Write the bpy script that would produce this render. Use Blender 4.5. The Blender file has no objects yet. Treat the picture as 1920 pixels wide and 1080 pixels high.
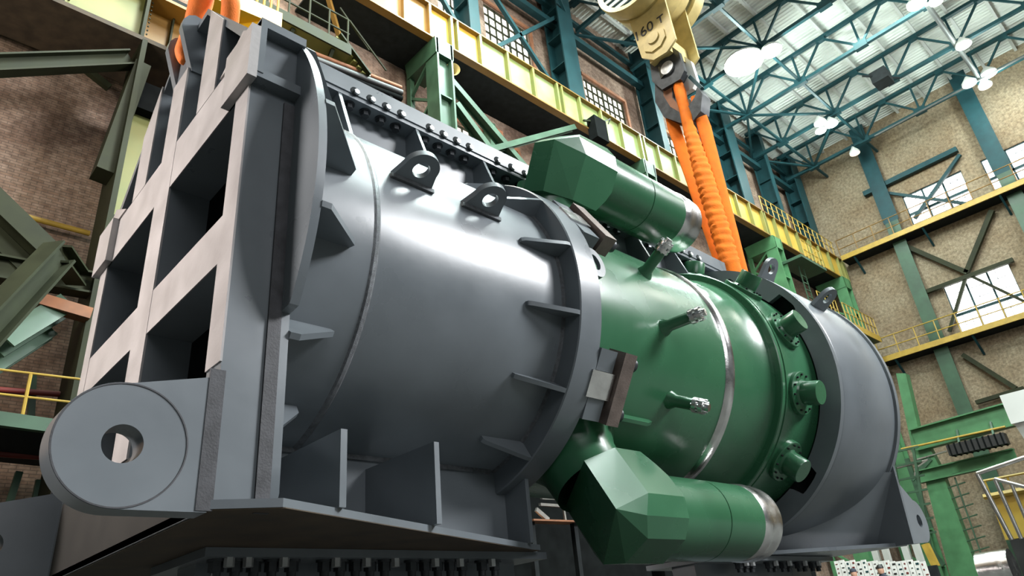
import bpy, math, random
from mathutils import Vector, Matrix
random.seed(7)
R = math.radians
SC = bpy.context.scene
COL = SC.collection
H = 0.55            # camera height over the shop floor
U = 3.4             # metres per machine unit
# ------------------------------------------------------------------ camera, world, lights, exposure
FPX = 1324.54
RIGHT = Vector((0.73331208, -0.6742802, -0.08717569))
UP = Vector((-0.24759854, -0.38426349, 0.88940235))
FWD = Vector((0.63320482, 0.63062492, 0.44873585))
cd = bpy.data.cameras.new('camera')
cam = bpy.data.objects.new('camera', cd)
COL.objects.link(cam)
cam.matrix_world = Matrix(((RIGHT.x, UP.x, -FWD.x, 0), (RIGHT.y, UP.y, -FWD.y, 0), (RIGHT.z, UP.z, -FWD.z, H), (0, 0, 0, 1)))
cd.sensor_width = 36
cd.lens = 36 * FPX / 1920
cd.clip_end = 300
cd.clip_start = 0.05
SC.camera = cam
w = bpy.data.worlds.new('hall_air')
SC.world = w
w.use_nodes = True
w.node_tree.nodes['Background'].inputs[0].default_value = (0.75, 0.86, 0.84, 1)
w.node_tree.nodes['Background'].inputs[1].default_value = 0.08
SC.view_settings.view_transform = 'Standard'
SC.view_settings.look = 'None'
SC.view_settings.gamma = 1
SC.view_settings.exposure = 0.45

def area(name, loc, target, size, energy, col=(1, 1, 1), size_y=None, spread=None):
    l = bpy.data.lights.new(name, 'AREA')
    l.energy = energy
    l.color = col
    l.size = size
    if spread: l.spread = math.radians(spread)
    if size_y:
        l.shape = 'RECTANGLE'
        l.size_y = size_y
    o = bpy.data.objects.new(name, l)
    COL.objects.link(o)
    o.location = loc
    o.rotation_euler = (Vector(target) - Vector(loc)).to_track_quat('-Z', 'Y').to_euler()
    return o
# roof lamps over the aisle and added fills for frame, wall and front faces
area('roof_light', (15, 6.5, 26.2), (9, 3.5, 3), 3.2, 5200, (0.80, 1.0, 0.97))
area('roof_light', (8, 3, 26.2), (5, 3, 3), 3.5, 3600, (0.82, 1.0, 0.97))
area('roof_light', (16, -6, 26), (9, 2, 2), 4, 2600, (0.9, 1.0, 0.98))
area('roof_light', (2, 8, 26), (2, 9, 4), 4, 2300, (1.0, 0.97, 0.88))
area('roof_light', (30, 4, 25), (36, 7, 8), 5, 1000, (0.95, 1.0, 0.94))
area('roof_light', (33, -6, 24), (40, 2, 6), 5, 1000, (1.0, 0.97, 0.88))
area('end_window_light', (-8, 8.5, 6.0), (1.3, 4.9, 3.2), 4.5, 130, (1.0, 0.91, 0.87), 4.5, 36)  # added narrow fill aimed at the lattice frame; no window stands here
area('wall_light', (-5, 7, 8.5), (0.3, 14.6, 9), 2.5, 420, (1.0, 0.9, 0.78))  # added fill to brighten the lower left brick
area('wall_light', (6, 5, 20), (8.5, 14.6, 17), 3, 900, (1.0, 0.93, 0.85))  # added fill to brighten the upper left brick
area('front_aisle_light', (-1, -14, 10), (1.5, 4, 2.6), 10, 720, (0.97, 0.97, 1.0), 6)  # added front fill for the column and lug faces
area('side_roof_light', (19, -13, 17), (4.5, 4, 2.5), 8, 8400, (0.97, 0.98, 1.0), 5)

# ------------------------------------------------------------------ helpers
def P(px, py, ax, val):
    """world point on a known plane (ax 0/1/2 = X/Y/Z) seen at a pixel of the 1920x1080 frame"""
    d = RIGHT * (px - 960) + UP * (540 - py) + FWD * FPX
    t = (val - (H if ax == 2 else 0)) / d[ax]
    return Vector((d.x * t, d.y * t, d.z * t + H))

def V(x, y, z):
    return Vector((U * x, U * y, U * z + H))

OFF = {}
def vb(v):
    return v if isinstance(v, Vector) else Vector(v)

class MB:
    def __init__(s):
        s.v = []; s.f = []; s.sm = []
    def add(s, vs, fs, smooth=False):
        b = len(s.v)
        s.v += [vb(q).copy() for q in vs]
        for f in fs:
            s.f.append([b + i for i in f]); s.sm.append(smooth)
        return s
    def hexa(s, p):
        return s.add(p, [(0, 3, 2, 1), (4, 5, 6, 7), (0, 1, 5, 4), (1, 2, 6, 5), (2, 3, 7, 6), (3, 0, 4, 7)])
    def box(s, x0, x1, y0, y1, z0, z1):
        return s.hexa([(x0, y0, z0), (x1, y0, z0), (x1, y1, z0), (x0, y1, z0), (x0, y0, z1), (x1, y0, z1), (x1, y1, z1), (x0, y1, z1)])
    def ubox(s, x0, x1, y0, y1, z0, z1):
        a = V(x0, y0, z0); b = V(x1, y1, z1)
        return s.box(a.x, b.x, a.y, b.y, a.z, b.z)
    def bar(s, p0, p1, w, h, up=(0, 0, 1), du=0, dv=0):
        p0 = vb(p0); p1 = vb(p1); d = (p1 - p0).normalized()
        u = d.cross(vb(up))
        if u.length < 1e-4: u = d.cross(Vector((1, 0, 0)))
        u.normalize(); v = u.cross(d)
        o = u * du + v * dv
        q = []
        for p in (p0, p1):
            for a, b in ((-1, -1), (1, -1), (1, 1), (-1, 1)):
                q.append(p + o + u * (a * w / 2) + v * (b * h / 2))
        return s.hexa(q)
    def ibeam(s, p0, p1, w, h, t=.02, up=(0, 0, 1)):
        s.bar(p0, p1, w, t, up, 0, h / 2 - t / 2); s.bar(p0, p1, w, t, up, 0, -h / 2 + t / 2)
        return s.bar(p0, p1, t, h - 2 * t, up)
    def cyl(s, p0, p1, r0, r1=None, n=24, caps=True, smooth=True):
        p0 = vb(p0); p1 = vb(p1); r1 = r0 if r1 is None else r1
        d = (p1 - p0).normalized()
        u = d.orthogonal().normalized(); v = d.cross(u)
        q = []
        for p, r in ((p0, r0), (p1, r1)):
            for i in range(n):
                a = 2 * math.pi * i / n
                q.append(p + (u * math.cos(a) + v * math.sin(a)) * r)
        s.add(q, [(i, (i + 1) % n, n + (i + 1) % n, n + i) for i in range(n)], smooth)
        if caps:
            s.add(q[:n], [list(range(n))[::-1]]); s.add(q[n:], [list(range(n))])
        return s
    def tube(s, pts, r, n=10):
        for a, b in zip(pts[:-1], pts[1:]):
            s.cyl(a, b, r, n=n)
        return s
    def hexnut(s, p0, p1, r):
        return s.cyl(p0, p1, r, n=6, smooth=False)
    def sweep(s, o, d, prof, n=64, smooth=True, closed=False, ref=None):
        """revolve (t along d, radius) around axis through o"""
        o = vb(o); d = vb(d).normalized(); u = vb(ref) if ref else d.orthogonal().normalized(); v = d.cross(u)
        q = []
        for t, r in prof:
            for i in range(n):
                a = 2 * math.pi * i / n
                q.append(o + d * t + (u * math.cos(a) + v * math.sin(a)) * r)
        m = len(prof); fs = []
        for k in range(m if closed else m - 1):
            k2 = (k + 1) % m
            for i in range(n):
                fs.append((k * n + i, k * n + (i + 1) % n, k2 * n + (i + 1) % n, k2 * n + i))
        return s.add(q, fs, smooth)
    def prism(s, poly, vec, smooth=False):
        n = len(poly); vec = vb(vec); poly = [vb(p) for p in poly]
        q = poly + [p + vec for p in poly]
        s.add(q, [list(range(n))[::-1], list(range(n, 2 * n))] )
        return s.add(q, [(i, (i + 1) % n, n + (i + 1) % n, n + i) for i in range(n)], smooth)
    def holed(s, outer, hole, vec):
        """plate between two loops with equal vertex counts, extruded by vec"""
        n = len(outer); vec = vb(vec)
        A = [vb(p) for p in outer]; B = [vb(p) for p in hole]
        q = A + B + [p + vec for p in A] + [p + vec for p in B]
        fs = []
        for i in range(n):
            j = (i + 1) % n
            fs += [(i, n + i, n + j, j), (2 * n + i, 2 * n + j, 3 * n + j, 3 * n + i), (i, j, 2 * n + j, 2 * n + i), (n + i, 3 * n + i, 3 * n + j, n + j)]
        return s.add(q, fs)
    def build(s, name, mat, parent=None, base=None):
        off = OFF[parent.name] if parent is not None else (vb(base) if base is not None else Vector((0, 0, 0)))
        me = bpy.data.meshes.new(name)
        me.from_pydata([tuple(q - off) for q in s.v], [], s.f)
        me.polygons.foreach_set('use_smooth', s.sm)
        me.materials.append(mat)
        me.validate(); 
        o = bpy.data.objects.new(name, me); COL.objects.link(o)
        if parent is not None: o.parent = parent
        else: o.location = off
        OFF[o.name] = off
        import bmesh
        bm = bmesh.new(); bm.from_mesh(me)
        bmesh.ops.remove_doubles(bm, verts=bm.verts, dist=1e-5)
        bmesh.ops.recalc_face_normals(bm, faces=bm.faces)
        bm.to_mesh(me); bm.free()
        ANG(me)
        return o

def ANG(me):
    # keep creases crisp on smooth shaded parts
    for e in me.edges: pass
    try:
        me.set_sharp_from_angle(angle=R(38))
    except Exception:
        pass

def tag(o, label, cat, group=None, kind=None):
    o['label'] = label; o['category'] = cat
    if group: o['group'] = group
    if kind: o['kind'] = kind
    return o
def thing(name, loc, label, cat, group=None):
    o = bpy.data.objects.new(name, None); COL.objects.link(o); o.location = loc
    o.empty_display_size = .2
    OFF[o.name] = vb(loc).copy()
    return tag(o, label, cat, group)
def struct(name, mb, mat):
    o = mb.build(name, mat); o['kind'] = 'structure'; return o
def copy_part(src, parent, off):
    c = src.copy(); COL.objects.link(c); c.parent = parent; c.location = vb(off)
    OFF[c.name] = OFF[parent.name]
    return c
def copy_tree(o, loc, label, group=None):
    r = o.copy(); COL.objects.link(r); r.location = loc; r['label'] = label; OFF[r.name] = vb(loc).copy()
    if group: r['group'] = group
    for ch in list(o.children):
        c = ch.copy(); COL.objects.link(c); c.parent = r
        for g in list(ch.children):
            k = g.copy(); COL.objects.link(k); k.parent = c
    return r

# ------------------------------------------------------------------ materials
def mat(name, col, rough=.5, metal=0, var=.12, scale=3.0, bump=0.0, col2=None, spec=.5, rvar=.1):
    m = bpy.data.materials.new(name); m.use_nodes = True
    nt = m.node_tree; b = nt.nodes['Principled BSDF']
    tc = nt.nodes.new('ShaderNodeTexCoord'); nz = nt.nodes.new('ShaderNodeTexNoise')
    nz.inputs['Scale'].default_value = scale; nz.inputs['Detail'].default_value = 6
    nt.links.new(tc.outputs['Object'], nz.inputs['Vector'])
    cr = nt.nodes.new('ShaderNodeValToRGB')
    c2 = col2 if col2 else tuple(min(1, c * (1 + var)) for c in col); c1 = col if col2 else tuple(c * (1 - var) for c in col)
    cr.color_ramp.elements[0].position = .3; cr.color_ramp.elements[1].position = .7
    cr.color_ramp.elements[0].color = (*c1, 1); cr.color_ramp.elements[1].color = (*c2, 1)
    nt.links.new(nz.outputs['Fac'], cr.inputs['Fac']); nt.links.new(cr.outputs['Color'], b.inputs['Base Color'])
    mr = nt.nodes.new('ShaderNodeMapRange'); mr.inputs['To Min'].default_value = max(.03, rough - rvar); mr.inputs['To Max'].default_value = min(1, rough + rvar)
    nt.links.new(nz.outputs['Fac'], mr.inputs['Value']); nt.links.new(mr.outputs['Result'], b.inputs['Roughness'])
    b.inputs['Metallic'].default_value = metal
    b.inputs['Specular IOR Level'].default_value = spec
    if bump:
        n2 = nt.nodes.new('ShaderNodeTexNoise'); n2.inputs['Scale'].default_value = scale * 9
        nt.links.new(tc.outputs['Object'], n2.inputs['Vector'])
        bp = nt.nodes.new('ShaderNodeBump'); bp.inputs['Strength'].default_value = bump; bp.inputs['Distance'].default_value = .01
        nt.links.new(n2.outputs['Fac'], bp.inputs['Height']); nt.links.new(bp.outputs['Normal'], b.inputs['Normal'])
    return m
def emit(name, col, strength):
    m = bpy.data.materials.new(name); m.use_nodes = True
    b = m.node_tree.nodes['Principled BSDF']
    b.inputs['Base Color'].default_value = (.8, .8, .8, 1)
    b.inputs['Emission Color'].default_value = (*col, 1); b.inputs['Emission Strength'].default_value = strength
    return m
def brick(name, axis, c1, c2, mortar, stain):
    m = bpy.data.materials.new(name); m.use_nodes = True
    nt = m.node_tree; b = nt.nodes['Principled BSDF']; L = nt.links.new
    tc = nt.nodes.new('ShaderNodeTexCoord'); sp = nt.nodes.new('ShaderNodeSeparateXYZ'); cb = nt.nodes.new('ShaderNodeCombineXYZ')
    L(tc.outputs['Object'], sp.inputs[0]); L(sp.outputs[axis], cb.inputs[0]); L(sp.outputs[2], cb.inputs[1])
    br = nt.nodes.new('ShaderNodeTexBrick'); L(cb.outputs[0], br.inputs['Vector'])
    br.inputs['Scale'].default_value = 1; br.inputs['Brick Width'].default_value = .21; br.inputs['Row Height'].default_value = .062; br.inputs['Mortar Size'].default_value = .007
    br.inputs['Color1'].default_value = (*c1, 1); br.inputs['Color2'].default_value = (*c2, 1); br.inputs['Mortar'].default_value = (*mortar, 1)
    nz = nt.nodes.new('ShaderNodeTexNoise'); nz.inputs['Scale'].default_value = .35; nz.inputs['Detail'].default_value = 8; nz.inputs['Roughness'].default_value = .65
    L(tc.outputs['Object'], nz.inputs['Vector'])
    cr = nt.nodes.new('ShaderNodeValToRGB'); cr.color_ramp.elements[0].position = .38; cr.color_ramp.elements[1].position = .62
    cr.color_ramp.elements[0].color = (*stain, 1); cr.color_ramp.elements[1].color = (1, 1, 1, 1)
    L(nz.outputs['Fac'], cr.inputs['Fac'])
    mx = nt.nodes.new('ShaderNodeMixRGB'); mx.blend_type = 'MULTIPLY'; mx.inputs[0].default_value = 1
    L(br.outputs['Color'], mx.inputs[1]); L(cr.outputs['Color'], mx.inputs[2])
    n3 = nt.nodes.new('ShaderNodeTexNoise'); n3.inputs['Scale'].default_value = 7; n3.inputs['Detail'].default_value = 5
    L(tc.outputs['Object'], n3.inputs['Vector'])
    c3 = nt.nodes.new('ShaderNodeValToRGB'); c3.color_ramp.elements[0].position = .35; c3.color_ramp.elements[1].position = .65
    c3.color_ramp.elements[0].color = (.62, .6, .58, 1); c3.color_ramp.elements[1].color = (1.05, 1.05, 1.05, 1)
    L(n3.outputs['Fac'], c3.inputs['Fac'])
    m2 = nt.nodes.new('ShaderNodeMixRGB'); m2.blend_type = 'MULTIPLY'; m2.inputs[0].default_value = 1
    L(mx.outputs[0], m2.inputs[1]); L(c3.outputs['Color'], m2.inputs[2]); L(m2.outputs[0], b.inputs['Base Color'])
    b.inputs['Roughness'].default_value = .9
    bp = nt.nodes.new('ShaderNodeBump'); bp.inputs['Strength'].default_value = .6; bp.inputs['Distance'].default_value = .02
    L(br.outputs['Fac'], bp.inputs['Height']); bp.invert = True; L(bp.outputs['Normal'], b.inputs['Normal'])
    return m

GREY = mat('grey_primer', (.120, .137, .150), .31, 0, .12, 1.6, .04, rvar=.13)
GREYLIT = mat('pale_frame_primer', (.30, .285, .28), .42, 0, .14, 3.5, .12)  # the grey primer lightened; light from the left put into its colour
GREYD = mat('grey_primer_weld', (.05, .051, .056), .6, 0, .35, 10, .15, spec=.3)
WELD = mat('weld_bead', (.14, .15, .16), .4, .4, .3, 30, 1.0)
GREEN = mat('green_enamel', (.027, .110, .052), .27, 0, .1, 1.6, .02, rvar=.07)
STEEL = mat('bare_steel', (.62, .61, .6), .24, 1, .25, 6, .1, rvar=.12)
BOLT = mat('black_bolt', (.05, .055, .06), .4, .6, .2, 10)
BRIGHTBOLT = mat('bright_bolt', (.55, .56, .56), .35, .7, .2, 10)
BROWN = mat('oxidised_bar', (.16, .125, .11), .5, .5, .25, 8, .2)
BARSHADE = mat('unpainted_plate', (.022, .021, .018), .75, 0, .3, 4, spec=.2)  # shade on the bottom bar put into a darker base colour
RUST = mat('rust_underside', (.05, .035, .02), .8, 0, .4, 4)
DARK = mat('dark_steel', (.014, .017, .018), .8, 0, .3, 4, spec=.15)
MATTBLACK = mat('sooty_black_iron', (.006, .007, .007), .95, 0, .3, 4, spec=.05)  # plain matt black, also used for the added shade blocks
ORANGE = mat('orange_webbing', (.66, .15, .012), .8, 0, .14, 5, .3, spec=.15)
ORANGEW = mat('orange_workwear', (.83, .19, .025), .8, 0, .12, 9, .4)
YELLOW = mat('girder_yellow', (.40, .24, .025), .5, 0, .2, 1.2, 0, (.48, .33, .05))
OCHRE = mat('girder_ochre', (.20, .105, .016), .55, 0, .2, 1.0)
PALEGREEN = mat('girder_pale_green', (.20, .25, .07), .5, 0, .2, 1.3, 0, (.26, .33, .14))
OLIVEP = mat('girder_olive', (.20, .19, .045), .5, 0, .2, 1.5, 0, (.15, .17, .05))
BRIGHTY = mat('bright_yellow', (.62, .34, .008), .45, 0, .08, 2)
SAFEY = mat('safety_yellow', (.38, .25, .035), .5, 0, .15, 4)
GREENST = mat('hall_green_steel', (.03, .075, .04), .5, 0, .25, 2.0)
GREENLT = mat('hall_green_bright', (.06, .18, .075), .5, 0, .2, 2.0)
OLIVEST = mat('olive_steel', (.022, .026, .012), .65, 0, .25, 2.0, spec=.2)
TEAL = mat('teal_steel', (.009, .042, .048), .55, 0, .2, 2.0, spec=.25)
ROOFM = mat('roof_sheet', (.56, .58, .53), .6, 0, .08, .5)
PURLIN = mat('purlin_paint', (.42, .43, .40), .6, 0, .1, 1)
HOOKY = mat('hook_block_paint', (.50, .40, .16), .4, 0, .18, 4, .1)
BLACK = mat('black_paint', (.012, .012, .012), .5)
WHITEP = mat('white_cabinet', (.72, .73, .70), .4, 0, .05, 1)
FLOORM = mat('concrete_floor', (.045, .045, .042), .8, 0, .3, .8)
RAIL = mat('polished_rail', (.6, .58, .55), .3, .9, .1, 4)
PIPEG = mat('grey_roof_pipe', (.07, .075, .07), .6)
REDP = mat('red_pipe', (.16, .02, .015), .5, 0, .2, 3)
RUSTP = mat('rust_pipe', (.22, .09, .04), .7, 0, .3, 3)
SKIN = mat('skin', (.45, .25, .17), .5)
CLOTH = mat('dark_workwear', (.03, .035, .05), .9)
BRICKL = brick('brick_left', 0, (.40, .295, .225), (.33, .22, .155), (.20, .155, .12), (.36, .31, .28))
BRICKR = brick('brick_right', 1, (.36, .30, .205), (.32, .255, .17), (.22, .185, .13), (.72, .64, .56))
PANE = emit('window_sky', (1, .98, .95), 4)
PANEW = emit('window_sky_warm', (1, .92, .80), 1.6)
LAMP = emit('lamp_glass', (.93, 1, .98), 45)
LAMPOFF = emit('lamp_glass_dim', (1, .8, .6), .7)
WHITEPAINT = mat('white_sticker', (.75, .74, .7), .6)

# ------------------------------------------------------------------ hall shell
YW, XR, ZR = 14.6, 42.0, 27.6
def pane_window(n, mb_frame, pane_faces, fm, pm):
    f = mb_frame.build('window_%d' % n, fm); f['kind'] = 'structure'
    p = MB()
    for q in pane_faces: p.hexa(q)
    p.build('pane', pm, f)
    return f
struct('floor', MB().box(-30, XR + .5, -22, YW + .5, -.2, 0), FLOORM)
# left wall with real window openings: (x0, x1, z0, z1)
LW = []
def lw(px0, px1, pyt0, zb, zt):
    pass
left_windows = [(12.2, 13.7, 21.2, 24.4), (14.6, 17.2, 21.2, 24.2), (20.6, 23.6, 20.6, 23.6), (25.3, 28.2, 20.6, 23.4), (32.4, 34.6, 20.6, 23.2), (12.0, 15.6, 14.9, 16.9), (17.6, 20.0, 15.0, 16.8), (30.0, 31.6, 14.8, 16.6)]
def wall_with_holes(axis, c0, c1, a0, a1, z0, z1, holes):
    mb = MB()
    xs = sorted(set([a0, a1] + [h[0] for h in holes] + [h[1] for h in holes])); zs = sorted(set([z0, z1] + [h[2] for h in holes] + [h[3] for h in holes]))
    for i in range(len(xs) - 1):
        run = None
        for k in range(len(zs) - 1):
            cx = (xs[i] + xs[i + 1]) / 2; cz = (zs[k] + zs[k + 1]) / 2
            solid = not any(h[0] < cx < h[1] and h[2] < cz < h[3] for h in holes)
            if solid:
                if run is None: run = [zs[k], zs[k + 1]]
                else: run[1] = zs[k + 1]
            if (not solid or k == len(zs) - 2) and run:
                if axis == 1: mb.box(xs[i], xs[i + 1], c0, c1, run[0], run[1])
                else: mb.box(c0, c1, xs[i], xs[i + 1], run[0], run[1])
                run = None
    return mb
struct('wall_left', wall_with_holes(1, YW, YW + .5, -8, XR + .5, 0, ZR + .6, left_windows), BRICKL)
right_windows = [(Y0 * XR, Y1 * XR, Z0 * XR + H, Z1 * XR + H) for Y0, Y1, Z0, Z1 in
                 ((.131, .208, .4665, .5125), (.022, .107, .4665, .5135), (.126, .203, .302, .369), (.022, .088, .302, .369))]
struct('wall_right', wall_with_holes(0, XR, XR + .5, -22, YW, 0, ZR + .6, right_windows), BRICKR)
TEALD = TEAL
n = 1
for (x0, x1, z0, z1) in left_windows:
    mb = MB(); k = max(3, int((x1 - x0) / .36)); kz = max(3, int((z1 - z0) / .5))
    for i in range(k + 1):
        x = x0 + (x1 - x0) * i / k; t = .035 if i % 4 == 0 else .014
        mb.box(x - t, x + t, YW + .1, YW + .18, z0, z1)
    for i in range(kz + 1):
        z = z0 + (z1 - z0) * i / kz; mb.box(x0, x1, YW + .1, YW + .18, z - .014, z + .014)
    lt_ = MB().box(x0 - .12, x1 + .12, YW - .08, YW + .02, z1, z1 + .16).box(x1, x1 + .15, YW - .08, YW + .02, z0, z1)
    lt_.build('lintel', RUSTP, pane_window(n, mb, [[(x0, YW + .2, z0), (x1, YW + .2, z0), (x1, YW + .24, z0), (x0, YW + .24, z0), (x0, YW + .2, z1), (x1, YW + .2, z1), (x1, YW + .24, z1), (x0, YW + .24, z1)]], OLIVEST, PANEW)); n += 1
for wi, (y0, y1, z0, z1) in enumerate(right_windows):
    mb = MB()
    split = z0 + (z1 - z0) * .36
    for i in range(4):
        y = y0 + (y1 - y0) * i / 3; mb.box(XR + .1, XR + .2, y - .045, y + .045, z0, z1)
    for z, t in ((z0, .05), (split, .07), (z1, .05)): mb.box(XR + .1, XR + .2, y0, y1, z - t, z + t)
    rr = random.Random(wi + 3)
    for i in range(3):
        ya = y0 + (y1 - y0) * i / 3; yb = y0 + (y1 - y0) * (i + 1) / 3
        for a in (.33, .66):
            y = ya + (yb - ya) * a
            for c in range(4):
                if rr.random() < .5:
                    zz = split + (z1 - split) * (c + .2) / 4; mb.box(XR + .12, XR + .16, y - .012, y + .012, zz, zz + .35)
            for c in (.33, .66):
                zz = split + (z1 - split) * c; mb.box(XR + .12, XR + .16, y - .2 - .3 * rr.random(), y + .1 + .2 * rr.random(), zz - .012, zz + .012)
            if rr.random() < .6: mb.box(XR + .12, XR + .16, y - .012, y + .012, z0, split)
        if rr.random() < .6: mb.box(XR + .12, XR + .16, ya, yb, (z0 + split) / 2 - .012, (z0 + split) / 2 + .012)
    pane_window(n, mb, [[(XR + .2, y0, z0), (XR + .24, y0, z0), (XR + .24, y1, z0), (XR + .2, y1, z0), (XR + .2, y0, z1), (XR + .24, y0, z1), (XR + .24, y1, z1), (XR + .2, y1, z1)]], TEAL, PANE); n += 1
# corrugated roof deck
mb = MB(); q = []; pitch = .24; xs = []
x = -6.0
while x < XR + .5:
    xs += [(x, 0), (x + .08, 0), (x + .11, .06), (x + .21, .06)]; x += pitch
for x, dz in xs: q += [(x, -22, ZR + dz), (x, YW + .5, ZR + dz)]
mb.add(q, [(2 * i, 2 * i + 1, 2 * i + 3, 2 * i + 2) for i in range(len(xs) - 1)])
nq = len(xs)
mb.add([(-6, -22, ZR + .3), (XR + .5, -22, ZR + .3), (XR + .5, YW + .5, ZR + .3), (-6, YW + .5, ZR + .3)], [(0, 1, 2, 3)])
struct('ceiling', mb, ROOFM)
# purlins along the hall
pm = MB(); pm.box(-6, XR, -.07, .07, ZR - .24, ZR - .02)
pr = pm.build('roof_purlin', PURLIN); tag(pr, 'pale steel purlin running lengthwise under the corrugated roof', 'purlin', 'purlins under the roof sheets')
for i in range(1, 17):
    c = pr.copy(); COL.objects.link(c); c.location = (0, -12 + i * 1.6, 0)
pr.location = (0, -12, 0)

# roof trusses
ZT, ZB = 27.3, 25.45
truss_x = [15.9, 19.9, 23.9, 27.9, 31.9, 35.9, 39.9]
tn = ['seventh', 'sixth', 'fifth', 'fourth', 'third', 'second', 'first']
def make_truss(x, label):
    t = thing('roof_truss', (x, 0, ZB), label, 'roof truss', 'teal trusses under the roof')
    MB().box(x - .11, x + .11, -14, YW - .4, ZT - .12, ZT + .05).build('top_chord', TEAL, t)
    MB().box(x - .09, x + .09, -14, YW - .6, ZB - .09, ZB + .09).build('bottom_chord', TEAL, t)
    y = 12.2; 
    k = 0
    while y > -13:
        for dy in (-1.6, 0, 1.6):
            if k == 0 and dy > 0: dy = 1.55
            MB().bar((x, y, ZB), (x, y + dy, ZT - .05), .1, .1, (1, 0, 0)).build('strut', TEAL, t)
        MB().box(x - .13, x + .13, y - .3, y + .3, ZB - .16, ZB + .22).build('gusset_plate', TEAL, t)
        y -= 3.2; k += 1
    for i in range(8):
        yy = 12.2 - 3.2 * i + 1.6
        MB().box(x - .13, x + .13, yy - .22, yy + .22, ZT - .25, ZT).build('gusset_plate', TEAL, t)
    return t
t0 = make_truss(15.9, 'seventh teal roof truss from the far brick wall')
for i in range(1, 7):
    copy_tree(t0, (truss_x[i], 0, ZB), '%s teal roof truss from the far brick wall' % tn[i])
# bracing in the plane of the bottom chords
def brace_run(y0, y1, label):
    for i in range(6):
        xa, xb = truss_x[i], truss_x[i + 1]
        o = MB().bar((xa, y0 if i % 2 == 0 else y1, ZB - .02), (xb, y1 if i % 2 == 0 else y0, ZB - .02), .12, .1).build('roof_brace', TEAL)
        tag(o, label, 'brace', label.split(' between')[0] + 's')
o = None
for yy, wd in ((12.2, 'outer'), (9.0, 'inner')):
    m_ = MB().bar((13, yy, ZB + .05), (XR - .2, yy, ZB + .05), .12, .14)
    tag(m_.build('roof_tie', TEAL), 'long teal tie bar joining the truss bottoms, %s of two lines near left wall' % wd, 'tie bar')
brace_run(12.2, 9.0, 'teal diagonal roof brace between truss bottoms beside the left wall')
brace_run(12.2, 14.2, 'teal diagonal eave brace between truss ends and left wall columns')
# ------------------------------------------------------------------ lamps
def lamp(px, py, z, r, m, label, on):
    p = P(px, py, 2, z + H)
    t = thing('floodlight', p, label, 'lamp', 'high bay lamps under the roof')
    MB().sweep(p, (0, 0, 1), [(.0, r), (.12, r * .98), (.34, r * .5), (.5, r * .18), (.5, .001)], 20).build('reflector', PURLIN, t)
    MB().cyl(p + Vector((0, 0, -.01)), p + Vector((0, 0, .03)), r * .94, n=20).build('glass', m, t)
    tx = min(truss_x, key=lambda q: abs(q - p.x))
    MB().tube([p + Vector((0, 0, .5)), Vector((p.x, p.y, ZB - .02)), Vector((tx, p.y, ZB - .02))], .03, 6).build('stem', TEAL, t)
    if on:
        l = bpy.data.lights.new('lamp_light', 'POINT'); l.energy = on * .5; l.color = (.85, 1, .97); l.shadow_soft_size = .4
        lo = bpy.data.objects.new('lamp_light', l); COL.objects.link(lo); lo.location = p + Vector((0, 0, -.8))
lamp(1395, 118, 24.3, .95, LAMP, 'leftmost and largest glaring roof lamp, right of the hook block', 3000)  # oversized disc; the bloom around the lamp put into its size
lamp(1446, 96, 24.3, .5, LAMP, 'glaring roof lamp just right of the largest one', 1500)
lamp(1719, 8, 24.4, .42, LAMP, 'lit roof lamp at the top edge of the view', 900)
lamp(1807, 85, 24.4, .36, LAMP, 'small lit cyan lamp halfway down the vertical roof pole', 700)
lamp(1854, 139, 24.6, .40, LAMP, 'lit white lamp above two unlit ones at the right', 900)
lamp(1538, 231, 24.2, .33, LAMP, 'upper left lamp of the lit cluster of three', 500)
lamp(1559, 233, 24.2, .36, LAMP, 'right lamp of the lit cluster of three', 500)
lamp(1539, 246, 24.2, .3, LAMP, 'lower left lamp of the lit cluster of three', 500)
lamp(1818, 158, 24.2, .36, LAMPOFF, 'unlit lamp left of its twin under the white lamp', 0)
lamp(1848, 162, 23.6, .33, LAMPOFF, 'unlit lamp right of its twin under the white lamp', 0)
lamp(1603, 288, 24.2, .3, LAMPOFF, 'unlit lamp alone near the far left roof corner', 0)
lamp(1756, 4, 24.4, .3, LAMPOFF, 'dim lamp beside the lit one at the top edge', 0)
# dark floodlight box on a truss and the pale pipes under the roof
p = P(1653, 147, 2, 25.2)
t = thing('equipment_box', p, 'dark square box hanging on a roof truss right of the big lamp', 'box')
MB().box(p.x - .45, p.x + .45, p.y - .4, p.y + .4, p.z - .35, p.z + .35).build('housing', DARK, t)
MB().bar(p + Vector((-.9, .6, .1)), p + Vector((.9, -.6, .1)), .08, .08).build('bracket', DARK, t)
a, b = P(1738, 8, 2, 25.2), P(1838, 148, 2, 25.2)
mb = MB().tube([a, b], .12); tag(mb.build('roof_pipe', PIPEG, base=a), 'pale pipe running lengthwise below the trusses past two lamps', 'pipe')
mb = MB().tube([P(1640, 255, 2, 25.0), P(1920, 105, 2, 25.0)], .06); tag(mb.build('roof_pipe', PIPEG), 'long pale pipe crossing under the roof near the far wall', 'pipe')
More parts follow.
